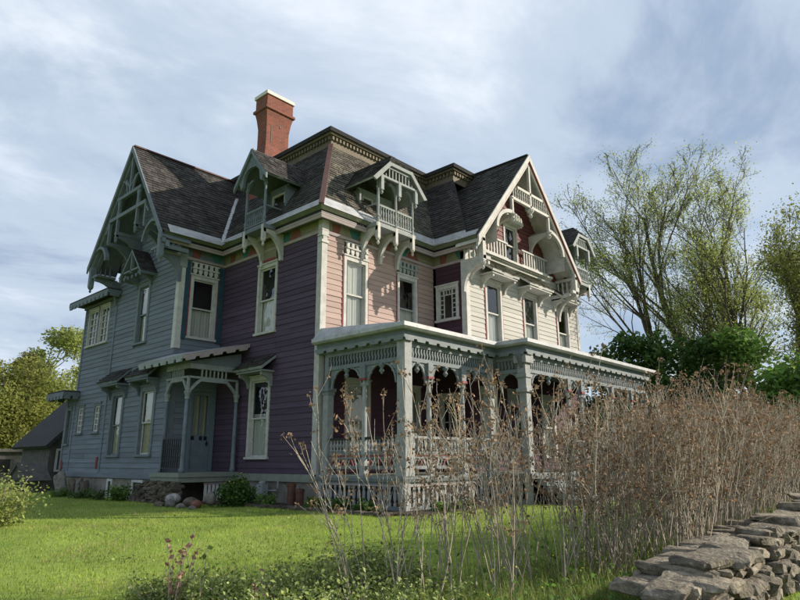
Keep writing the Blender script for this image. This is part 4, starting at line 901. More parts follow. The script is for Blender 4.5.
MB(T1).prism([(.12, .28), (.155, .36), (.12, .44), (.085, .36)], .021, .03).build('diamond_vent', 'black', H)
# front, first run
xs = [.0, 1.0, 2.38, X1-.24]
turned_post(T2, xs[1], ZP, 3.52); turned_post(T2, xs[2], ZP, 3.52); square_post(T2, xs[3], ZP, 4.0, .11)
for i in range(3):
    a, c = xs[i]+(.13 if i == 0 else 0), xs[i+1]-(.11 if i == 2 else 0)
    fret(T2, a, c); spandrel(T2, a+.09, 1, 3.5, .42, .60, 'porchgrey'); spandrel(T2, c-.09, -1, 3.5, .42, .60, 'porchgrey'); pendant_drop(T2, (a+c)/2, 3.5, 'porchgrey'); rail(T2, a+.08, c-.08, 'porchtrim')
skirt(T2, .12, X1-.14)
# step out
fret(T3, D1+.02, D2-.16); spandrel(T3, D1+.1, 1, 3.5, .34, .55, 'porchgrey'); spandrel(T3, D2-.2, -1, 3.5, .34, .55, 'porchgrey'); rail(T3, D1+.05, D2-.2, 'porchtrim'); skirt(T3, D1, D2-.1)
# second run
xs = [X1+.10, 6.35, 7.2, 9.4, 11.0, X2-.12]
oc = MB(T4).box((xs[0]-.11, ZP, -.22), (xs[0]+.11, 2.95, .0)).box((xs[0]-.17, 2.95, -.28), (xs[0]+.17, 3.05, .06)).box((xs[0]-.13, 3.05, -.24), (xs[0]+.13, 3.75, .02)).box((xs[0]-.20, 3.75, -.31), (xs[0]+.20, 3.97, .09)).box((xs[0]-.16, 3.35, -.27), (xs[0]+.16, 3.45, .05)).build('corner_post', 'porchtrim', H)
for s in (-1, 1): MB(T4).prism([(xs[0]+s*.13, 3.97), (xs[0]+s*.36, 3.97), (xs[0]+s*.28, 3.80), (xs[0]+s*.13, 3.6)], -.14, -.04).build('post_ear', 'porchgrey', oc)
for x in xs[1:]: turned_post(T4, x, ZP, 3.52)
for i in range(5):
    a, c = xs[i]+(.14 if i == 0 else 0), xs[i+1]
    fret(T4, a, c); spandrel(T4, a+.09, 1, 3.5, .42, .60, 'porchgrey'); spandrel(T4, c-.09, -1, 3.5, .42, .60, 'porchgrey'); pendant_drop(T4, (a+c)/2, 3.5, 'porchgrey')
    if i: rail(T4, a+.08, c-.08, 'porchtrim')
skirt(T4, xs[1], X2-.1)
st = MB(T4)
for i in range(4): st.box((xs[0]+.2, -.1, 0), (xs[1]-.12, .66-.17*i, .30*(i+1)-.02))
st.build('porch_steps', 'porchgrey', H)
# front door under the porch
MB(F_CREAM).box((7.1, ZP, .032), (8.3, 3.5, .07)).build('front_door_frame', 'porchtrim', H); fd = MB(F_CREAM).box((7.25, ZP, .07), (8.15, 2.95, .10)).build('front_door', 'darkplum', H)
MB(F_CREAM).box((7.4, 1.9, .10), (8.0, 2.8, .105)).build('pane', 'glass', fd)

# ---- little porch in front of the grey door
BX, BY = -1.80, 3.70; DZ = .84; TB, TD = fr(BX, 0, '-x'), fr(0, BY, '-y')
MB().prism([(BX-.18, 5.25), (BX-.18, BY-.18), (-.03, BY-.18), (-.03, LY-.05), (-QQ-.06, LY-.05), (-QQ-.06, 5.25)], .72, DZ).build('door_porch_floor', 'greenskirt', H)
MB().prism([(BX-.14, 5.22), (BX-.14, BY-.14), (-.06, BY-.14), (-.06, LY-.05), (-QQ-.06, LY-.05), (-QQ-.06, 5.22)], .58, .715).build('door_porch_beam', 'greenskirt', H)
def slim_col(x, y, z0=DZ, z1=3.55):
    h = 2.05; b = MB(); b.lathe([(.085, 0), (.085, .10), (.065, .13), (.065, .5), (.072, .52), (.062, .55), (.058, 1.05), (.066, 1.07), (.055, 1.1), (.05, h)], (x, y, z0), 10); o = b.build('porch_column', 'trimblue', H, True)
    z = z0+h; b = MB(); b.lathe([(.055, 0), (.07, .02), (.07, .06), (.06, .08), (.075, .13), (.10, .20), (.10, .24), (.06, .26), (.055, .34), (.05, .65)], (x, y, z), 10); b.build('column_capital', 'trimgrey', o); return o
slim_col(BX, BY); slim_col(BX+.05, LY-.12); slim_col(-.16, BY)
def dframe(T, u0, u1, w):
    b = MB(T); b.box((u0, 3.52, w-.04), (u1, 3.58, w+.04)).box((u0, 3.80, w-.05), (u1, 3.95, w+.05)); m = (u0+u1)/2; hw = (u1-u0)*.27
    b.box((m-hw, 3.44, w-.035), (m+hw, 3.52, w+.035))
    for i in range(7): x = lerp(m-hw+.04, m+hw-.04, i/6); b.box((x-.02, 3.58, w-.02), (x+.02, 3.80, w+.02))
    o = b.build('door_porch_fretwork', 'trimgrey', H)
    for u, s in ((u0, 1), (u1, -1)): MB(T).strip([(u, 3.10), (u+s*(m-hw-u0)*.6, 3.35), (u+s*(m-hw-u0)*1.05, 3.50)], .08, w-.03, w+.03).build('spandrel_bracket', 'trimgrey', o)
dframe(TB, -(LY-.12), -BY, 0); dframe(TD, BX, -.16, 0)
MB().add([(BX-.42, 6.1, 4.02), (BX-.42, BY-.38, 4.02), (-.03, BY-.38, 4.62), (-.03, LY, 4.62), (-QQ-.04, 6.1, 4.26), (-QQ-.04, LY, 4.28)], [(0, 1, 2, 3, 5, 4)]).add([(BX-.42, 6.1, 4.12), (BX-.42, BY-.38, 4.12), (-.03, BY-.38, 4.72), (-.03, LY, 4.72), (-QQ-.04, 6.1, 4.36), (-QQ-.04, LY, 4.38)], [(4, 5, 3, 2, 1, 0)]).build('door_porch_roof', 'metal', H)
scallop(fr(BX-.42, 0, '-x'), -6.1, -BY+.38, 4.12, .20, -.02, .02, 'trimgrey', H, .45)
sk = MB(fr(0, BY-.38, '-y')); n = 5; poly = [(-.04, 4.71), (BX-.42, 4.115)]
for i in range(n):
    a, c = lerp(BX-.42, -.04, i/n), lerp(BX-.42, -.04, (i+1)/n); za, zc_ = lerp(4.115, 4.71, i/n), lerp(4.115, 4.71, (i+1)/n); 
    for t, h_ in ((0, .12), (.12, .12), (.2, .19), (.8, .19), (.88, .12)): poly.append((lerp(a, c, t), lerp(za, zc_, t)-h_))
poly.append((-.04, 4.59)); sk.prism(poly, -.02, .025).build('scalloped_valance', 'lavender', H)
MB(TD).prism([(BX, 3.95), (-.08, 3.95), (-.08, 4.42), (BX, 4.0)], -.03, .02).build('door_porch_panel', 'trimblue', H)
MB(TB).box((-LY+.1, 3.95, -.03), (-BY, 4.05, .02)).build('door_porch_panel', 'trimblue', H)
ir = MB(TB).box((-LY+.2, 1.78, -.02), (-BY-.1, 1.81, .02)).box((-LY+.2, .95, -.02), (-BY-.1, .98, .02)).box((-LY+.185, .84, -.015), (-LY+.215, 1.80, .015)).build('iron_railing', 'iron', H)
for i in range(9):
    x = lerp(-LY+.24, -BY-.16, i/8); MB(TB).box((x-.012, .98, -.012), (x+.012, 1.78, .012)).build('iron_bar', 'iron', ir)
for i in range(8):
    x = lerp(-LY+.24, -BY-.16, (i+.5)/8)
    for z in (1.2, 1.55): MB(TB).strip(arc(x, z, .05, 0, 360, 8), .014, -.008, .008).build('iron_scroll', 'iron', ir)
o = MB(fr(0, BY-.05, '-y')).box((-1.1, .50, -.02), (-.35, .57, .015)).box((-1.1, .02, -.02), (-.35, .08, .015)).build('porch_skirt', 'lavender', H)
for i in range(6): MB(fr(0, BY-.05, '-y')).box((-1.08+.125*i, .08, -.018), (-.995+.125*i, .50, .01)).build('skirt_board_picket', 'whitewood', o)

# ---- bump roof and lean-to roof on the grey wing
MB().prism([(-QQ-.52, 13.0), (-QQ-.52, QY-.30), (.3, QY-.30), (.3, 13.0)], 7.18, 7.30).build('flat_roof', 'roofbase', H)
MB(F_GF).box((-12.55, 7.0, .03), (-QY+.02, 7.12, .10)).build('frieze_moulding', 'trimblue', H)
scallop(F_GF, -13.0, -QY+.30, 7.24, .24, .48, .53, 'trimblue', H, .38)
scallop(fr(0, QY-.30, '-y'), -QQ-.52, -QQ-.04, 7.24, .24, -.01, .03, 'trimblue', H, .38)
MB().prism([(-QQ-.62, 13.85), (-QQ-.62, 12.15), (.0, 12.15), (.0, 13.85)], 3.66, 3.78).build('lean_to_roof', 'roofbase', H)
scallop(F_GF, -13.85, -12.15, 3.72, .26, .58, .63, 'trimblue', H, .34); scallop(fr(0, 12.15, '-y'), -QQ-.62, -QQ-.04, 3.72, .26, -.01, .03, 'trimblue', H, .34)
scallop(fr(0, 13.85, '+y'), .1, QQ+.62, 3.72, .26, -.01, .03, 'trimblue', H, .34)

# ================================================================== VEGETATION HELPERS
class NP:                       # fast accumulators
    def __init__(s): s.V = []; s.Fq = []; s.n = 0
    def tube(s, P, r, k=4):
        P = np.asarray(P, float); r = np.asarray(r, float); n = len(P)
        d = np.gradient(P, axis=0); d /= np.linalg.norm(d, axis=1)[:, None]+1e-9
        ref = np.array([.37, .61, .70]); a = np.cross(d, ref); a /= np.linalg.norm(a, axis=1)[:, None]+1e-9; b = np.cross(d, a)
        t = np.arange(k)*2*math.pi/k
        ring = P[:, None, :]+r[:, None, None]*(a[:, None, :]*np.cos(t)[None, :, None]+b[:, None, :]*np.sin(t)[None, :, None])
        s.V.append(ring.reshape(-1, 3)); i = np.arange(n-1)[:, None]*k; j = np.arange(k)[None, :]; j2 = (j+1) % k
        s.Fq.append((np.stack([i+j, i+j2, i+k+j2, i+k+j], -1).reshape(-1, 4))+s.n); s.n += n*k
    def leaves(s, C, size, up=.3, asp=.6, fold=True, rng=RNG):
        C = np.asarray(C, float); n = len(C)
        if n == 0: return
        nr = rng.normal(size=(n, 3)); nr[:, 2] = np.abs(nr[:, 2])+up; nr /= np.linalg.norm(nr, axis=1)[:, None]
        a = np.cross(nr, rng.normal(size=(n, 3))); a /= np.linalg.norm(a, axis=1)[:, None]; b = np.cross(nr, a)
        sz = size*rng.uniform(.6, 1.35, (n, 1))
        q = np.stack([C-a*sz*.5, C-b*sz*asp*.5+nr*sz*.08, C+a*sz*.5, C+b*sz*asp*.5+nr*sz*.08], 1)
        s.V.append(q.reshape(-1, 3)); s.Fq.append(np.arange(n*4).reshape(n, 4)+s.n); s.n += n*4
    def mesh(s, name, m, smooth=False):
        me = bpy.data.meshes.new(name); V_ = np.concatenate(s.V); Q = np.concatenate(s.Fq); tri = Q.shape[1] == 3
        k = Q.shape[1]
        me.vertices.add(len(V_)); me.vertices.foreach_set('co', V_.ravel()); me.loops.add(Q.size); me.loops.foreach_set('vertex_index', Q.ravel().astype(np.int32))
        me.polygons.add(len(Q)); me.polygons.foreach_set('loop_start', np.arange(0, Q.size, k, dtype=np.int32)); me.polygons.foreach_set('loop_total', np.full(len(Q), k, np.int32))
        me.materials.append(MATS[m]); me.update(calc_edges=True); me.validate()
        if smooth: me.polygons.foreach_set('use_smooth', [True]*len(me.polygons))
        return me
def polyline(p, d, L_, n, wob, grav=0.0, rng=RNG):
    P = [np.array(p, float)]; d = np.array(d, float); d /= np.linalg.norm(d)
    for i in range(n):
        d = d+rng.normal(size=3)*wob+np.array([0, 0, grav]); d /= np.linalg.norm(d); P.append(P[-1]+d*L_/n)
    return np.array(P), d
def branch_dir(d, ang, rng=RNG):
    a = np.cross(d, rng.normal(size=3)); a /= np.linalg.norm(a); return d*math.cos(ang)+a*math.sin(ang)
def make_tree(h, r0, seed, levels=4, trunk_frac=.35, spread=.55, nchild=(7, 6, 5, 4), lens=(.62, .5, .5, .5), up=.04, stems=1, leaf=.16, nleaf=3, lspread=.25, rmin=.006, lean=0, thin=.66):
    rng = np.random.default_rng(seed); wood = NP(); tips = []
    def grow(p, d, L_, r, lev):
        n = max(3, int(6-lev)); P, dd = polyline(p, d, L_, n, .07+.03*lev, up, rng); rr = np.maximum(np.linspace(r, r*(.30 if lev == 0 else .25), n+1), rmin)
        wood.tube(P, rr, 7 if lev == 0 else (5 if lev == 1 else (4 if lev == 2 else 3)))
        if lev >= levels:
            for i in range(1, n+1): tips.append(P[i])
            return
        if lev == levels-1: tips.extend(P[2:])
        k = nchild[lev]
        for c in range(k):
            t = (rng.uniform(trunk_frac, .98) if lev == 0 else rng.uniform(.22, 1)); x = t*n; i = min(int(x), n-1); q = P[i]+(P[i+1]-P[i])*(x-i)
            dl = P[i+1]-P[i]; dl /= np.linalg.norm(dl)
            L2 = L_*lens[lev]*rng.uniform(.7, 1.15)*(1.1-.45*t if lev == 0 else 1.05-.4*t); grow(q, branch_dir(dl, spread*rng.uniform(.6, 1.35), rng), L2, max(rmin, np.interp(x, np.arange(n+1), rr)*.62), lev+1)
    for sidx in range(stems):
        a = rng.uniform(0, 6.28); sp = 0 if stems == 1 else rng.uniform(.10, .24); off = 0 if stems == 1 else rng.uniform(.1, .5)
        grow((math.cos(a)*off, math.sin(a)*off, -.3), (math.cos(a)*sp+lean, math.sin(a)*sp, 1), h*(rng.uniform(.8, 1) if stems > 1 else .8), r0, 0)
    T_ = np.array(tips); lv = NP(); C = np.repeat(T_, nleaf, 0)+rng.normal(size=(len(T_)*nleaf, 3))*lspread; C = C[rng.uniform(0, 1, len(C)) > thin*np.clip(C[:, 2]/T_[:, 2].max(), 0, 1)**2.2]
    lv.leaves(C, leaf, rng=rng); return wood, lv
def blob_tree(h, rad_, seed, trunk_r=.18, n=9000, leaf=.22, lobes=16, crown0=.18, zs=1.0, holes=.15):
    """dense crown: leaf faces in uneven clumps on limbs"""
    rng = np.random.default_rng(seed); wood = NP(); P, _ = polyline((0, 0, -.3), (0, 0, 1), h*.75, 6, .05, 0, rng); wood.tube(P, np.linspace(trunk_r, trunk_r*.3, 7), 6); cs = []
    for i in range(lobes):
        z = rng.uniform(crown0, .93); rr = rad_*math.sqrt(max(.05, 1-((z-.45)/.62)**2))*rng.uniform(.35, .95); a = rng.uniform(0, 6.28); c = np.array([rr*math.cos(a), rr*math.sin(a), z*h]); cs.append((c, rad_*rng.uniform(.28, .5)))
        q = P[min(5, int(z*6))]; Pl, _ = polyline(q, c-q+np.array([0, 0, .01]), np.linalg.norm(c-q), 4, .08, 0, rng); wood.tube(Pl, np.linspace(trunk_r*.4, .015, 5), 4)
    lv = NP(); per = n//lobes
    for c, r_ in cs:
        v = rng.normal(size=(per, 3)); v /= np.linalg.norm(v, axis=1)[:, None]; v *= (rng.uniform(0, 1, (per, 1))**.38)*r_*rng.uniform(.75, 1.2, (per, 1)); v[:, 2] *= .75*zs; lv.leaves(c+v, leaf, rng=rng)
    return wood, lv
def place_tree(name, wl, loc, lm, label, cat='tree', group=None, bark='bark', rz=0):
    e = empty(name, loc, rz); tag(e, label, cat, group)
    link('trunk', wl[0].mesh('trunk', bark, True), e); o = link('crown', wl[1].mesh('crown', lm), e); o['kind'] = 'stuff'; return e
def at_px(px, dist):            # direction of a photo column, at a chosen distance on the ground
    d = F+R2*(px-400)/FPX; d.z = 0; d.normalize(); p = CAM+d*dist; return (p.x, p.y, gz(p.x, p.y))
# ---- tall spring trees at the right
def bare(name, px, dist, h, seed, lm, label, **k):
    place_tree(name, make_tree(h, **{**dict(r0=.26, seed=seed, levels=4, spread=.43, trunk_frac=.22, nchild=(9, 6, 5, 4), lens=(.60, .52, .5, .45), up=.05, leaf=.115, nleaf=4, lspread=.28, rmin=.011), **k}), at_px(px, dist), lm, label, group='tall spring trees beyond the hedge')
bare('deciduous_tree', 722, 44, 20.5, 11, 'leafspring', 'tallest budding tree with a bare twiggy top, two dark stems', stems=2)
bare('deciduous_tree', 757, 41, 17, 12, 'leafspring', 'budding tree with sparse leaves between the tallest tree and the yellow-green one', stems=2)
bare('deciduous_tree', 694, 45, 18.5, 19, 'leafspring', 'budding tree beside the house gable end, crown leaning towards the house', stems=2)
bare('deciduous_tree', 792, 36, 11.5, 14, 'leafyellow', 'yellow-green leafy tree farthest from the house along the hedge', nleaf=5, lspread=.35, stems=2, thin=.3)
bare('deciduous_tree', 835, 40, 15, 15, 'leafyellow', 'yellow-green tree just past the last tall trees', nleaf=4, stems=1)
bare('deciduous_tree', 668, 55, 14, 16, 'leafspring', 'lower pale budding tree behind the dark green shrubs', nleaf=3)
# dense shrubs and small trees under them
for i, (px, dist, h, r_, sd, lm, lb) in enumerate((
        (612, 36, 7.0, 2.6, 21, 'leafolive', 'dull green rounded tree showing just past the porch roof end'),
        (655, 31, 7.6, 2.8, 22, 'leafdark', 'dark green dense tree behind the hedge, second from the porch end'),
        (700, 30, 6.6, 3.0, 23, 'leafmid', 'bright mid green bushy tree behind the hedge'),
        (745, 34, 6.0, 3.0, 24, 'leafspring', 'pale green bush under the forked tree trunks'),
        (795, 27, 4.6, 2.4, 25, 'leafmid', 'leafy green bush at the far end of the hedge'),
        (840, 30, 6, 2.6, 26, 'leafolive', 'olive bush beyond the far end of the hedge'))):
    place_tree('leafy_tree', blob_tree(h, r_, sd, n=9000, leaf=.24, lobes=18, crown0=.1), at_px(px, dist), lm, lb, group='leafy trees behind the hedge')
# ---- trees at the left
place_tree('leafy_tree', blob_tree(15.2, 4.6, 31, n=16000, leaf=.34, lobes=26, crown0=.25), at_px(60, 72), 'leafspring', 'tall bright green tree rising behind the grey wing', group='trees left of the house')
place_tree('leafy_tree', blob_tree(9.6, 4.0, 32, n=20000, leaf=.26, lobes=30, crown0=.06), at_px(16, 58), 'leafyellow', 'yellow-olive feathery tree left of the shed', group='trees left of the house')
place_tree('leafy_tree', blob_tree(11.8, 2.4, 33, n=12000, leaf=.28, lobes=22, crown0=.10, zs=1.3), at_px(34, 66), 'leafolive', 'dark narrow tree between the bright green tree and the yellow one', group='trees left of the house')
place_tree('leafy_tree', blob_tree(11, 4, 34, n=9000, leaf=.28, lobes=20, crown0=.05), at_px(-40, 55), 'leafyellow', 'yellow-green tree past the leafy front bush', group='trees left of the house')
# distant wood closing the horizon
wl = NP(); rng = np.random.default_rng(5)
for i in range(300):
    a = rng.uniform(rad(-40), rad(130)); dist = rng.uniform(90, 150); c = np.array([CAM.x+math.cos(a)*dist, CAM.y+math.sin(a)*dist, 0]); hh = rng.uniform(4, 8.5); m = 260
    v = rng.normal(size=(m, 3)); v /= np.linalg.norm(v, axis=1)[:, None]; v *= rng.uniform(.3, 1, (m, 1))**.4; v *= np.array([4, 4, hh*.5]); wl.leaves(c+v+np.array([0, 0, hh*.5]), 1.1, rng=rng)
o = link('distant_wood', wl.mesh('distant_wood', 'leafolive')); tag(o, 'far-off line of green woodland closing the horizon', 'wood', kind='stuff')

# ================================================================== HEDGE of dry stems
def dry_shrub(seed, stems, w, h, tw=5):
    rng = np.random.default_rng(seed); st = NP(); hd_ = NP(); C = []
    for i in range(stems):
        a = rng.uniform(0, 6.28); r0 = w*.22*math.sqrt(rng.uniform(0, 1)); p = np.array([r0*math.cos(a), r0*math.sin(a), -.15]); L_ = h*rng.uniform(.72, 1.08)
        a2 = a+rng.normal()*.5; tl = rng.uniform(.02, .30)*w; P, d = polyline(p, (math.cos(a2)*tl, math.sin(a2)*tl, 1), L_+.15, 7, .075, .02, rng); st.tube(P, np.linspace(rng.uniform(.006, .011), .003, 8), 3); C.append(P[-1])
        for k in range(rng.integers(max(1, tw-2), tw+4)):
            t = rng.uniform(.35, .97)*7; j = min(6, int(t)); q = P[j]+(P[j+1]-P[j])*(t-j); dl = P[j+1]-P[j]; dl /= np.linalg.norm(dl)
            T2, _ = polyline(q, branch_dir(dl, rng.uniform(.25, .7), rng), rng.uniform(.15, .55), 3, .08, .06, rng); st.tube(T2, np.linspace(.0045, .002, 4), 3)
            if rng.uniform() < .6: C.append(T2[-1])
            if rng.uniform() < .3: C.append(T2[2])
    C = np.array(C); m = 7; Q = np.repeat(C, m, 0)+rng.normal(size=(len(C)*m, 3))*np.array([.026, .026, .022]); hd_.leaves(Q, .040, up=.1, asp=.8, rng=rng)
    return st.mesh('stems', 'twig'), hd_.mesh('seed_heads', 'seedhead')
OPEN = [dry_shrub(100+i, 13, 1.5, 2.3, 6) for i in range(3)]; DENSE = [dry_shrub(120+i, 28, 1.25, 2.3, 6) for i in range(6)]
rng = np.random.default_rng(77); nsh = 0
def shrub(x, y, me_, label, grp, s=1.0):
    e = empty('dry_shrub', (x, y, gz(x, y)), rng.uniform(0, 6.28)); e.scale = (s, s, s*rng.uniform(.94, 1.06)); tag(e, label, 'shrub', grp); 
    a = link('stems', me_[0], e); a['kind'] = 'stuff'; b_ = link('seed_heads', me_[1], e); b_['kind'] = 'stuff'
for x, y, k, s in ((-5.55, -8.55, 0, 1.0), (-5.0, -9.05, 1, 1.02), (-4.35, -9.1, 2, 1.03), (-4.75, -8.3, 1, .92), (-5.95, -8.05, 2, .9), (-4.1, -8.6, 0, 1.0), (-3.6, -9.2, 2, 1.05)):
    shrub(x, y, OPEN[k], 'open dry shrub with few bare stems at the lawn end of the hedge', 'open dry shrubs at the hedge end', s)
x = -3.3
while x < 16:
    for row in (0, 1):
        shrub(x+rng.uniform(-.2, .2), -9.85+.55*row+rng.uniform(-.2, .2), DENSE[rng.integers(0, 6)], 'dense brown dry-stemmed shrub in the long hedge behind the stone wall', 'dry shrubs in the long hedge', rng.uniform(.9, 1.04))
    x += .62 if x < 4 else .95

# ================================================================== DRY STONE WALL along the road
import bmesh
def stone_mesh(seed, m, flat=1.0, lvl=1):
    rng = np.random.default_rng(seed); bm = bmesh.new(); bmesh.ops.create_cube(bm, size=1); bmesh.ops.bevel(bm, geom=bm.edges[:], offset=.10, segments=1, affect='EDGES'); bmesh.ops.triangulate(bm, faces=bm.faces[:]); bmesh.ops.subdivide_edges(bm, edges=bm.edges[:], cuts=1)
    for v in bm.verts:
        v.co += Vector(rng.normal(size=3)*.022)
    rng_cut = rng.uniform(.46, .62, 7)
    for k in range(7):          # chip random corners flat
        n = Vector(rng.normal(size=3)).normalized(); 
        for v in bm.verts:
            d = v.co.dot(n)-rng_cut[k]
            if d > 0: v.co -= n*d
    me = bpy.data.meshes.new('stone'); bm.to_mesh(me); bm.free(); me.materials.append(MATS[m]); return me
STM = [stone_mesh(200+i, 'stone') for i in range(9)]; STD = [stone_mesh(230+i, 'stonedark') for i in range(6)]
sw = empty('dry_stone_wall', (-2, -10.85, gz(-2, -10.85))); tag(sw, 'low dry-stacked fieldstone wall with flat capstones beside the dry hedge', 'stone wall')
def put_stone(par, c, sz, ms, rz=0, rx=0, ry=0):
    M = Matrix.Translation(Vector(c)-Vector(par.location)) @ Matrix.Rotation(rz, 4, 'Z') @ Matrix.Rotation(ry, 4, 'Y') @ Matrix.Rotation(rx, 4, 'X') @ Matrix.Diagonal((*sz, 1)); return link('stone', ms[rng.integers(0, len(ms))], par, M)
rng = np.random.default_rng(31); cnt = 0
WX0, WX1, WY = -5.95, 7.0, -10.85
z_course = 0
for c in range(5):
    x = WX0+rng.uniform(0, .2); hh = (.14, .12, .11, .10, .10, .09)[c]
    if c > 1: x += .35*(c-1)
    while x < WX1:
        w = rng.uniform(.15, .42)*(1.5 if x > 0 else 1); g = gz(x, WY)
        for yy in ((WY-.22,) if x > -1 or c < 3 else (WY-.22, WY+.2)):
            put_stone(sw, (x+w/2, yy+rng.uniform(-.05, .05)+.03*c, g+z_course+hh*.5), (w*1.06, rng.uniform(.32, .5), hh*rng.uniform(.85, 1.25)), STM, rng.uniform(-.2, .2), rng.uniform(-.12, .12), rng.uniform(-.1, .1)); cnt += 1
        x += w
    z_course += hh*.93
core = MB(); core.box((WX0+1.2, WY-.12, -.6), (26, WY+.3, .05)); o = core.build('wall_core', 'stonedark'); o.parent = sw; o.matrix_parent_inverse = Matrix.Translation(-Vector(sw.location))
x = WX0
while x < WX1:
    w = rng.uniform(.30, .58); g = gz(x, WY); put_stone(sw, (x+w/2, WY-.06+rng.uniform(-.10, .10), g+z_course*min(1, .45+(x-WX0)*.4)+.04+rng.uniform(-.03, .05)), (w*1.02, rng.uniform(.32, .55), rng.uniform(.06, .14)), STM, rng.uniform(-.45, .45), rng.uniform(-.12, .12), rng.uniform(-.10, .10)); x += w*rng.uniform(.72, .98); cnt += 1
while x < 24:
    w = rng.uniform(.5, .9); put_stone(sw, (x+w/2, WY, gz(x, WY)+.42), (w, .6, .8), STM, rng.uniform(-.2, .2)); x += w*.9; cnt += 1
# loose tail of the wall running out towards the lawn
for x, y, z, sx, sy, sz, rz in ((-6.2, -10.75, .0, .42, .3, .16, .5),): put_stone(sw, (x, y, gz(x, y)+.15), (sx, sy, sz), STM, rz)

# ================================================================== STONES, BOULDERS AND THINGS BY THE HOUSE
sp_ = empty('stacked_stone_pile', (-2.2, 4.6, 0)); tag(sp_, 'dark dry-stacked stone pile under the grey door porch', 'stone pile')
z = 0
for c in range(7):
    hh = rng.uniform(.085, .125); y = 3.5+rng.uniform(0, .06); 
    while y < 5.85-.07*c:
        w = rng.uniform(.14, .30); put_stone(sp_, (-2.03+rng.uniform(-.04, .04)+.015*c, y+w/2, z+hh/2), (.36, w*1.03, hh*1.1), STD, rng.uniform(-.15, .15), 0, rng.uniform(-.1, .1)); y += w
    z += hh*.93
def boulder(c, sz, m, seed, label, rz=0, grp='boulders by the door porch'):
    rg = np.random.default_rng(seed); bm = bmesh.new(); bmesh.ops.create_icosphere(bm, subdivisions=3, radius=.5); k = rg.normal(size=(5, 3))*2.2; ph = rg.uniform(0, 6, 5)
    for v in bm.verts: v.co *= 1+sum(.05*math.sin(v.co.dot(Vector(k[i]))*2+ph[i]) for i in range(5))
    me = bpy.data.meshes.new('boulder'); bm.to_mesh(me); bm.free(); me.materials.append(MATS[m]); me.polygons.foreach_set('use_smooth', [True]*len(me.polygons))
    o = link('boulder', me); o.location = (c[0], c[1], gz(c[0], c[1])+sz[2]*.36+c[2]); o.scale = sz; o.rotation_euler = (0, .25 if 'stripe' in m else 0, rz); tag(o, label, 'boulder', grp)
boulder((-2.35, 3.05, .10), (.27, .46, .26), 'boulderstripe', 1, 'white and grey striped boulder on the stones below the door porch', .3)
boulder((-2.5, 2.85, 0), (.26, .30, .20), 'boulder', 2, 'greenish grey boulder in front of the striped one')
boulder((-2.1, 2.55, 0), (.34, .48, .28), 'stonedark', 3, 'dark brown boulder beside the white skirt pickets')
boulder((-2.2, 2.08, 0), (.26, .32, .24), 'boulderred', 4, 'reddish boulder next to the yellow-flowered bush')
boulder((-2.5, 2.3, -.02), (.24, .28, .17), 'boulder', 5, 'pale grey boulder at the lawn edge before the red one')
boulder((-1.85, 2.0, .10), (.28, .32, .30), 'boulder', 6, 'tan boulder against the yellow-flowered bush')
boulder((-2.45, 1.85, -.03), (.2, .24, .15), 'boulder', 7, 'small cream boulder at the foot of the bush')
boulder((-2.55, 3.35, -.03), (.26, .30, .18), 'stonedark', 8, 'small brown boulder before the stacked stone pile')
def slab(c, sz, rx, ry, rz, m, label):
    o = link('leaning_stone', stone_mesh(int(abs(c[0]*100+c[1]*37)), m)); o.location = c; o.scale = sz; o.rotation_euler = (rx, ry, rz); tag(o, label, 'stone', 'upright stones by the grey wing')
slab((-2.1, 11.6, .33), (.22, .5, .95), -.45, 0, .2, 'boulder', 'pale grey slab leaning at the corner of the grey wing')
slab((-2.0, 10.75, .25), (.2, .3, .7), -.35, 0, .1, 'stonedark', 'dark narrow stone leaning against the grey foundation')
slab((-2.0, 10.2, .25), (.2, .34, .66), -.3, 0, 0, 'boulder', 'grey-brown stone leaning between dark stones by the foundation')
slab((-2.0, 9.7, .22), (.2, .3, .6), -.3, 0, 0, 'stonedark', 'short dark stone leaning nearest the cellar window')
def pipe(x, y, h, label):
    o = MB().lathe([(.11, -.05), (.11, h-.08), (.125, h-.08), (.125, h), (.09, h), (.09, h-.1)], n=14).build('clay_pipe', 'terracotta'); o.location = (x, y, 0); tag(o, label, 'pipe', 'clay pipes by the foundation')
pipe(-.30, .62, .58, 'taller brown clay pipe standing against the foundation'); pipe(-.34, .22, .45, 'shorter brown clay pipe standing beside the porch lattice')
gm = empty('gas_meter', (-.22, 2.05, 0)); tag(gm, 'grey utility meter with pipes on the foundation below the purple wall', 'meter')
MB().box((-.10, -.14, .22), (.10, .14, .52)).build('meter_box', 'meter', gm); MB().lathe([(.09, 0), (.1, .02), (.1, .06), (.06, .09)], (0, 0, .52), 12).build('meter_cap', 'meter', gm)
MB().tube([(.1, .12, .35), (.12, -.5, .36), (.12, -.55, .42), (.12, -.56, .62)], [.022]*4, 8).build('pipe', 'meter', gm); MB().tube([(0, -.1, .22), (0, -.1, -.1)], [.022]*2, 8).build('pipe', 'meter', gm)
bedp = [(-1.0, 4.6), (-1.4, 3.0), (-.95, 1.6), (-.8, .2), (-.75, -3.3), (-.4, -3.75), (3.4, -3.75), (3.4, -3.0), (.3, -3.0), (.1, 0), (.1, 4.6)]
b = MB(); k = len(bedp); b.prism(bedp[::-1], -.06, .035); tag(b.build('flower_bed', 'soil'), kind='structure')
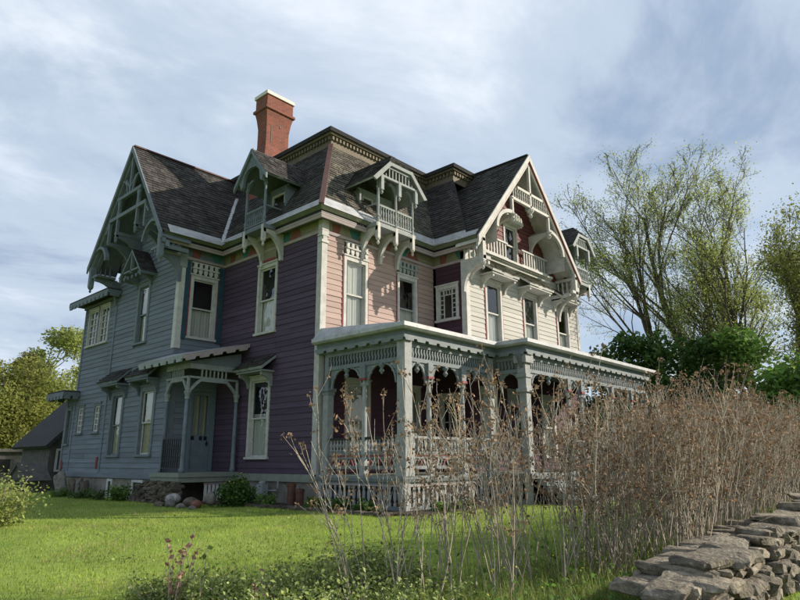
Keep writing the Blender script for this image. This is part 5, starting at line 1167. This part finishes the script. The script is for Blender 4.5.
# flat edging stones of the bed
for i in range(16):
    t = i/15; x, y = lerp(-1.02, -.92, t)+rng.uniform(-.05, .05), lerp(2.2, -3.4, t); o = link('edging_stone', STD[i % 6]); o.location = (x, y, .03); o.scale = (rng.uniform(.2, .34), rng.uniform(.28, .42), .10); o.rotation_euler = (0, 0, rng.uniform(-.5, .5)); tag(o, 'flat dark edging stone of the bed along the foundation', 'stone', 'edging stones of the flower bed')
def bush(name, loc, r_, h, n, leaf, lm, seed, label, grp=None, flowers=0, stems=14):
    rg = np.random.default_rng(seed); e = empty(name, (loc[0], loc[1], gz(loc[0], loc[1]))); tag(e, label, 'bush', grp); st = NP(); lv = NP(); C = []
    for i in range(stems):
        a = rg.uniform(0, 6.28); q = math.sqrt(rg.uniform(0, 1)); tip = np.array([r_*q*math.cos(a), r_*q*math.sin(a), h*rg.uniform(.55, 1)*(1-.35*q*q)]); P, _ = polyline((tip[0]*.2, tip[1]*.2, -.05), tip*np.array([.8, .8, 1]), np.linalg.norm(tip)*.95, 5, .06, 0, rg); st.tube(P, np.linspace(.012, .004, 6), 4)
        m = n//stems; t = rg.uniform(.15, 1, m)*5; j = np.minimum(4, t.astype(int)); C.append(P[j]+(P[j+1]-P[j])*(t-j)[:, None]+rg.normal(size=(m, 3))*r_*.17)
    C = np.concatenate(C); C[:, 2] = np.maximum(C[:, 2], .02); lv.leaves(C, leaf, rng=rg)
    link('stems', st.mesh('stems', 'twig'), e); o = link('foliage', lv.mesh('foliage', lm), e); o['kind'] = 'stuff'
    if flowers: fl = NP(); q = C[C[:, 2] > h*.55]; q = q[rg.integers(0, len(q), flowers)]+np.array([0, 0, .04]); fl.leaves(np.repeat(q, 3, 0)+rg.normal(size=(flowers*3, 3))*.012, .05, rng=rg); o = link('flower_petals', fl.mesh('flower_petals', 'flower'), e); o['kind'] = 'stuff'
    return e
bush('flowering_bush', (-1.25, 1.75), .5, .9, 3200, .085, 'leafdark', 41, 'dark green bush with a few yellow flowers below the purple wall', None, 14)
bush('small_bush', (-.75, 1.05), .3, .45, 700, .07, 'leafmid', 42, 'small green plant between the meter and the clay pipes', 'small plants by the foundation')
bush('small_bush', (-2.3, 6.5), .42, .7, 1300, .08, 'leafmid', 43, 'green bush left of the stacked stone pile', 'small plants by the foundation')
bush('small_bush', (-2.4, 7.6), .3, .4, 600, .07, 'leafdark', 44, 'low dark green plant below the grey wing windows', 'small plants by the foundation')
bush('small_bush', (-2.2, 9.1), .45, .35, 800, .07, 'leafdark', 45, 'low weeds under the leaning stones', 'small plants by the foundation')
bush('small_bush', (-2.3, 10.8), .45, .35, 800, .07, 'leafmid', 46, 'low plants at the foot of the pale leaning slab', 'small plants by the foundation')
for i, (x, y) in enumerate(((-.65, -1.7), (-.62, -2.5), (.6, -3.55), (1.6, -3.6), (-.65, -.9))):
    bush('lily_clump', (x, y), .3, .34, 260, .16, 'leafmid', 50+i, 'clump of green lily leaves along the porch lattice', 'leaf clumps along the porch lattice', stems=8)
# ---- foreground leaves
for i, (px, py_, r_, h) in enumerate(((385, 585, .55, .42), (345, 592, .6, .42), (300, 600, .55, .36), (255, 606, .5, .34), (210, 606, .45, .32), (165, 604, .4, .32), (420, 606, .5, .3), (330, 630, .7, .42), (270, 640, .7, .40), (390, 640, .7, .40))):
    d = F+R2*(px-400)/FPX-U2*(py_-300)/FPX; t = (-.28-CAM.z)/d.z; p = CAM+d*t
    bush('boxwood_bush', (p.x, p.y), r_, h, 2600, .045, 'leafbox', 60+i, 'low small-leaved green bush at the front edge of the lawn', 'low bushes at the front of the lawn', stems=30)
bush('leafy_bush', (-7.1, .9), .8, 1.15, 3000, .075, 'leafspring', 75, 'loose light green bush standing alone on the left of the lawn', stems=24)
bush('leafy_bush', (-7.6, 1.6), .8, 1.25, 2500, .075, 'leafspring', 76, 'light green bush behind the loose bush on the left of the lawn', stems=24)
def sprig(px, py_, n, h, seed, label, lm='leafrusty'):
    d = F+R2*(px-400)/FPX-U2*(py_-300)/FPX; t = (-.28-CAM.z)/d.z; p = CAM+d*t; rg = np.random.default_rng(seed); e = empty('leafy_sapling', (p.x, p.y, -.3)); tag(e, label, 'sapling', 'rusty-leaved saplings at the front of the lawn'); st = NP(); lv = NP(); C = []
    for i in range(n):
        a = rg.uniform(0, 6.28); P, _ = polyline((rg.normal()*.08, rg.normal()*.08, 0), (math.cos(a)*.16, math.sin(a)*.16, 1), h*rg.uniform(.6, 1), 6, .05, 0, rg); st.tube(P, np.linspace(.006, .003, 7), 4)
        for k in range(15): tt = rg.uniform(1.5, 6); j = min(5, int(tt)); C.append(P[j]+(P[j+1]-P[j])*(tt-j)+rg.normal(size=3)*.02)
    lv.leaves(np.array(C), .062, asp=.75, rng=rg); link('stems', st.mesh('stems', 'twig'), e); o = link('foliage', lv.mesh('foliage', lm), e); o['kind'] = 'stuff'
sprig(160, 612, 5, .85, 81, 'rusty-leaved sapling with several stems in the low bushes'); sprig(195, 612, 4, .60, 82, 'shorter sapling with mixed green leaves beside the rusty one', 'leafbox'); sprig(272, 615, 2, .62, 83, 'thin rusty sapling standing alone between the low bushes')

# ---- shed and clutter at the far left
SH = empty('shed', (-1.15, 16, 0)); tag(SH, 'weathered grey shed with dark sloping roof behind the grey wing', 'shed')
MB().box((0, 0, 0), (3.4, 3.4, 1.95)).build('wall', 'greywood', SH)
MB(fr(0, 0, '-y')).prism([(0, 1.95), (3.4, 1.95), (1.7, 3.75)], -.1, 0).build('gable', 'greywood', SH)
b = MB(); b.quadslab((-.35, 3.9, 1.80), (-.35, -.5, 1.80), (1.7, -.5, 4.0), (1.7, 3.9, 4.0), .14); b.build('roof', 'roofbase', SH); b = MB(); b.quadslab((4.0, -.5, 1.80), (4.0, 3.9, 1.80), (1.7, 3.9, 4.0), (1.7, -.5, 4.0), .14); b.build('roof', 'roofbase', SH)
T_ = fr(0, 0, '-y'); w_ = MB(T_).box((.25, .75, 0), (.33, 1.7, .05)).box((.75, .75, 0), (.83, 1.7, .05)).box((.33, 1.62, 0), (.75, 1.7, .048)).box((.33, .75, 0), (.75, .83, .048)).build('window', 'whitewood', SH); MB(T_).box((.33, .83, .004), (.75, 1.62, .02)).build('pane', 'glass', w_)
DH = empty('doghouse', (-2.15, 14.9, 0), .2); tag(DH, 'small grey wooden doghouse with steep roof beside the shed', 'doghouse')
MB().box((-.45, -.5, 0), (.45, .5, .55)).build('wall', 'greywood', DH)
for sg in (1, -1): b = MB(); b.quadslab((-.55*1, sg*.65, .45), (.55, sg*.65, .45), (.55, 0, 1.15), (-.55, 0, 1.15), .06) if sg < 0 else b.quadslab((.55, .65, .45), (-.55, .65, .45), (-.55, 0, 1.15), (.55, 0, 1.15), .06); b.build('roof', 'greywood', DH)
MB().prism([(-.5, .55), (.5, .55), (0, 1.08)], 0, .04).build('gable', 'greywood', DH).matrix_basis = Matrix(((0, 0, 1, -.46), (1, 0, 0, 0), (0, 1, 0, 0), (0, 0, 0, 1)))
MB().box((-.47, -.18, .02), (-.44, .18, .48)).build('opening', 'black', DH)
OB = empty('outbuilding', (-4.6, 27, 0)); tag(OB, 'low grey outbuilding with dark openings under the yellow tree', 'outbuilding')
MB().box((0, 0, 0), (6.5, 3, 1.7)).build('wall', 'greywood', OB); MB().box((-.3, -.3, 1.7), (6.8, 3.3, 1.85)).build('roof', 'greywood', OB)
for x in (.6, 2.2, 4.4):
    o = MB().box((x, -.06, .5), (x+.9, -.004, 1.4)).build('window', 'greywood', OB); MB().box((x+.1, -.07, .6), (x+.8, -.062, 1.3)).build('pane', 'black', o)

# ================================================================== GRASS
rng = np.random.default_rng(9)
def blades(n, region, h, w, dens_near=None):
    P = region(n); n = len(P); z = np.array([gz(x, y) for x, y in P]); a = rng.uniform(0, 6.28, n); H_ = h*rng.uniform(.5, 1.3, n); ln = rng.normal(size=(n, 2))*H_[:, None]*.35
    dx = np.stack([np.cos(a), np.sin(a)], 1)*w*rng.uniform(.6, 1.3, (n, 1)); V_ = np.zeros((n, 3, 3)); V_[:, 0, :2] = P-dx; V_[:, 1, :2] = P+dx; V_[:, 2, :2] = P+ln; V_[:, 0, 2] = z-.005; V_[:, 1, 2] = z-.005; V_[:, 2, 2] = z+H_
    g = NP(); g.V.append(V_.reshape(-1, 3)); g.Fq.append(np.arange(n*3).reshape(n, 3)); return g
def lawn_region(n):
    # sample in the view wedge, denser near the camera
    ang = rng.uniform(-.68, .72, n); dist = 3.2+rng.uniform(0, 1, n)**1.3*26; c = YAW-ang; P = np.stack([CAM.x+np.cos(c)*dist, CAM.y+np.sin(c)*dist], 1)
    ok = ~(((P[:, 0] > -.95) & (P[:, 1] > -3.6) & (P[:, 0] < 13)) | ((P[:, 0] > -2.0) & (P[:, 1] > 3.3) & (P[:, 0] < 13)) | ((P[:, 1] < -10.5) & (P[:, 1] > -11.15) & (P[:, 0] > -6.4)))
    return P[ok]
o = link('lawn_grass', blades(230000, lawn_region, .045, .006).mesh('lawn_grass', 'grassblade')); tag(o, 'short mown grass of the sunlit lawn', 'grass', kind='stuff')
def hedge_region(n): return np.stack([rng.uniform(-7.2, 14, n), -9.7+np.clip(rng.normal(size=n)*.7, -.8, 2)], 1)
o = link('tall_grass', blades(26000, hedge_region, .26, .006).mesh('tall_grass', 'tallgrass')); tag(o, 'long unmown grass under the dry hedge', 'grass', kind='stuff')
wd = NP(); n = 5000; P = hedge_region(n); wd.leaves(np.c_[P, np.array([gz(x, y) for x, y in P])+rng.uniform(.02, .28, n)], .07); o = link('hedge_weeds', wd.mesh('hedge_weeds', 'leafmid')); tag(o, 'low green weeds growing under the dry hedge', 'weeds', kind='stuff')
n = 260; fl = NP(); P = hedge_region(n); fl.leaves(np.c_[P, np.array([gz(x, y) for x, y in P])+rng.uniform(.1, .7, n)], .032); o = link('yellow_leaves', fl.mesh('yellow_leaves', 'flower')); tag(o, 'scattered yellow-green young leaves low in the hedge', 'leaves', kind='stuff')

def patch_region(n):
    P = lawn_region(n*6); f = np.sin(P[:, 0]*1.7+np.sin(P[:, 1]*1.1)*2)+np.sin(P[:, 1]*2.3+P[:, 0]*.6); return P[f > .9]
o = link('dry_grass', blades(16000, patch_region, .05, .005).mesh('dry_grass', 'dryblade')); tag(o, 'thin straw-coloured dry blades mixed into the lawn', 'grass', kind='stuff')
cl = NP(); P = patch_region(1400); P = P[:, :]+.9; ok = (P[:, 0] < -1.2) & (P[:, 1] > -9); P = P[ok]; cl.leaves(np.c_[P, np.array([gz(x, y) for x, y in P])+rng.uniform(.02, .06, len(P))], .05, up=1.2, asp=.9); o = link('lawn_clover', cl.mesh('lawn_clover', 'leafbox')); tag(o, 'patches of darker clover leaves in the lawn', 'clover', kind='stuff')
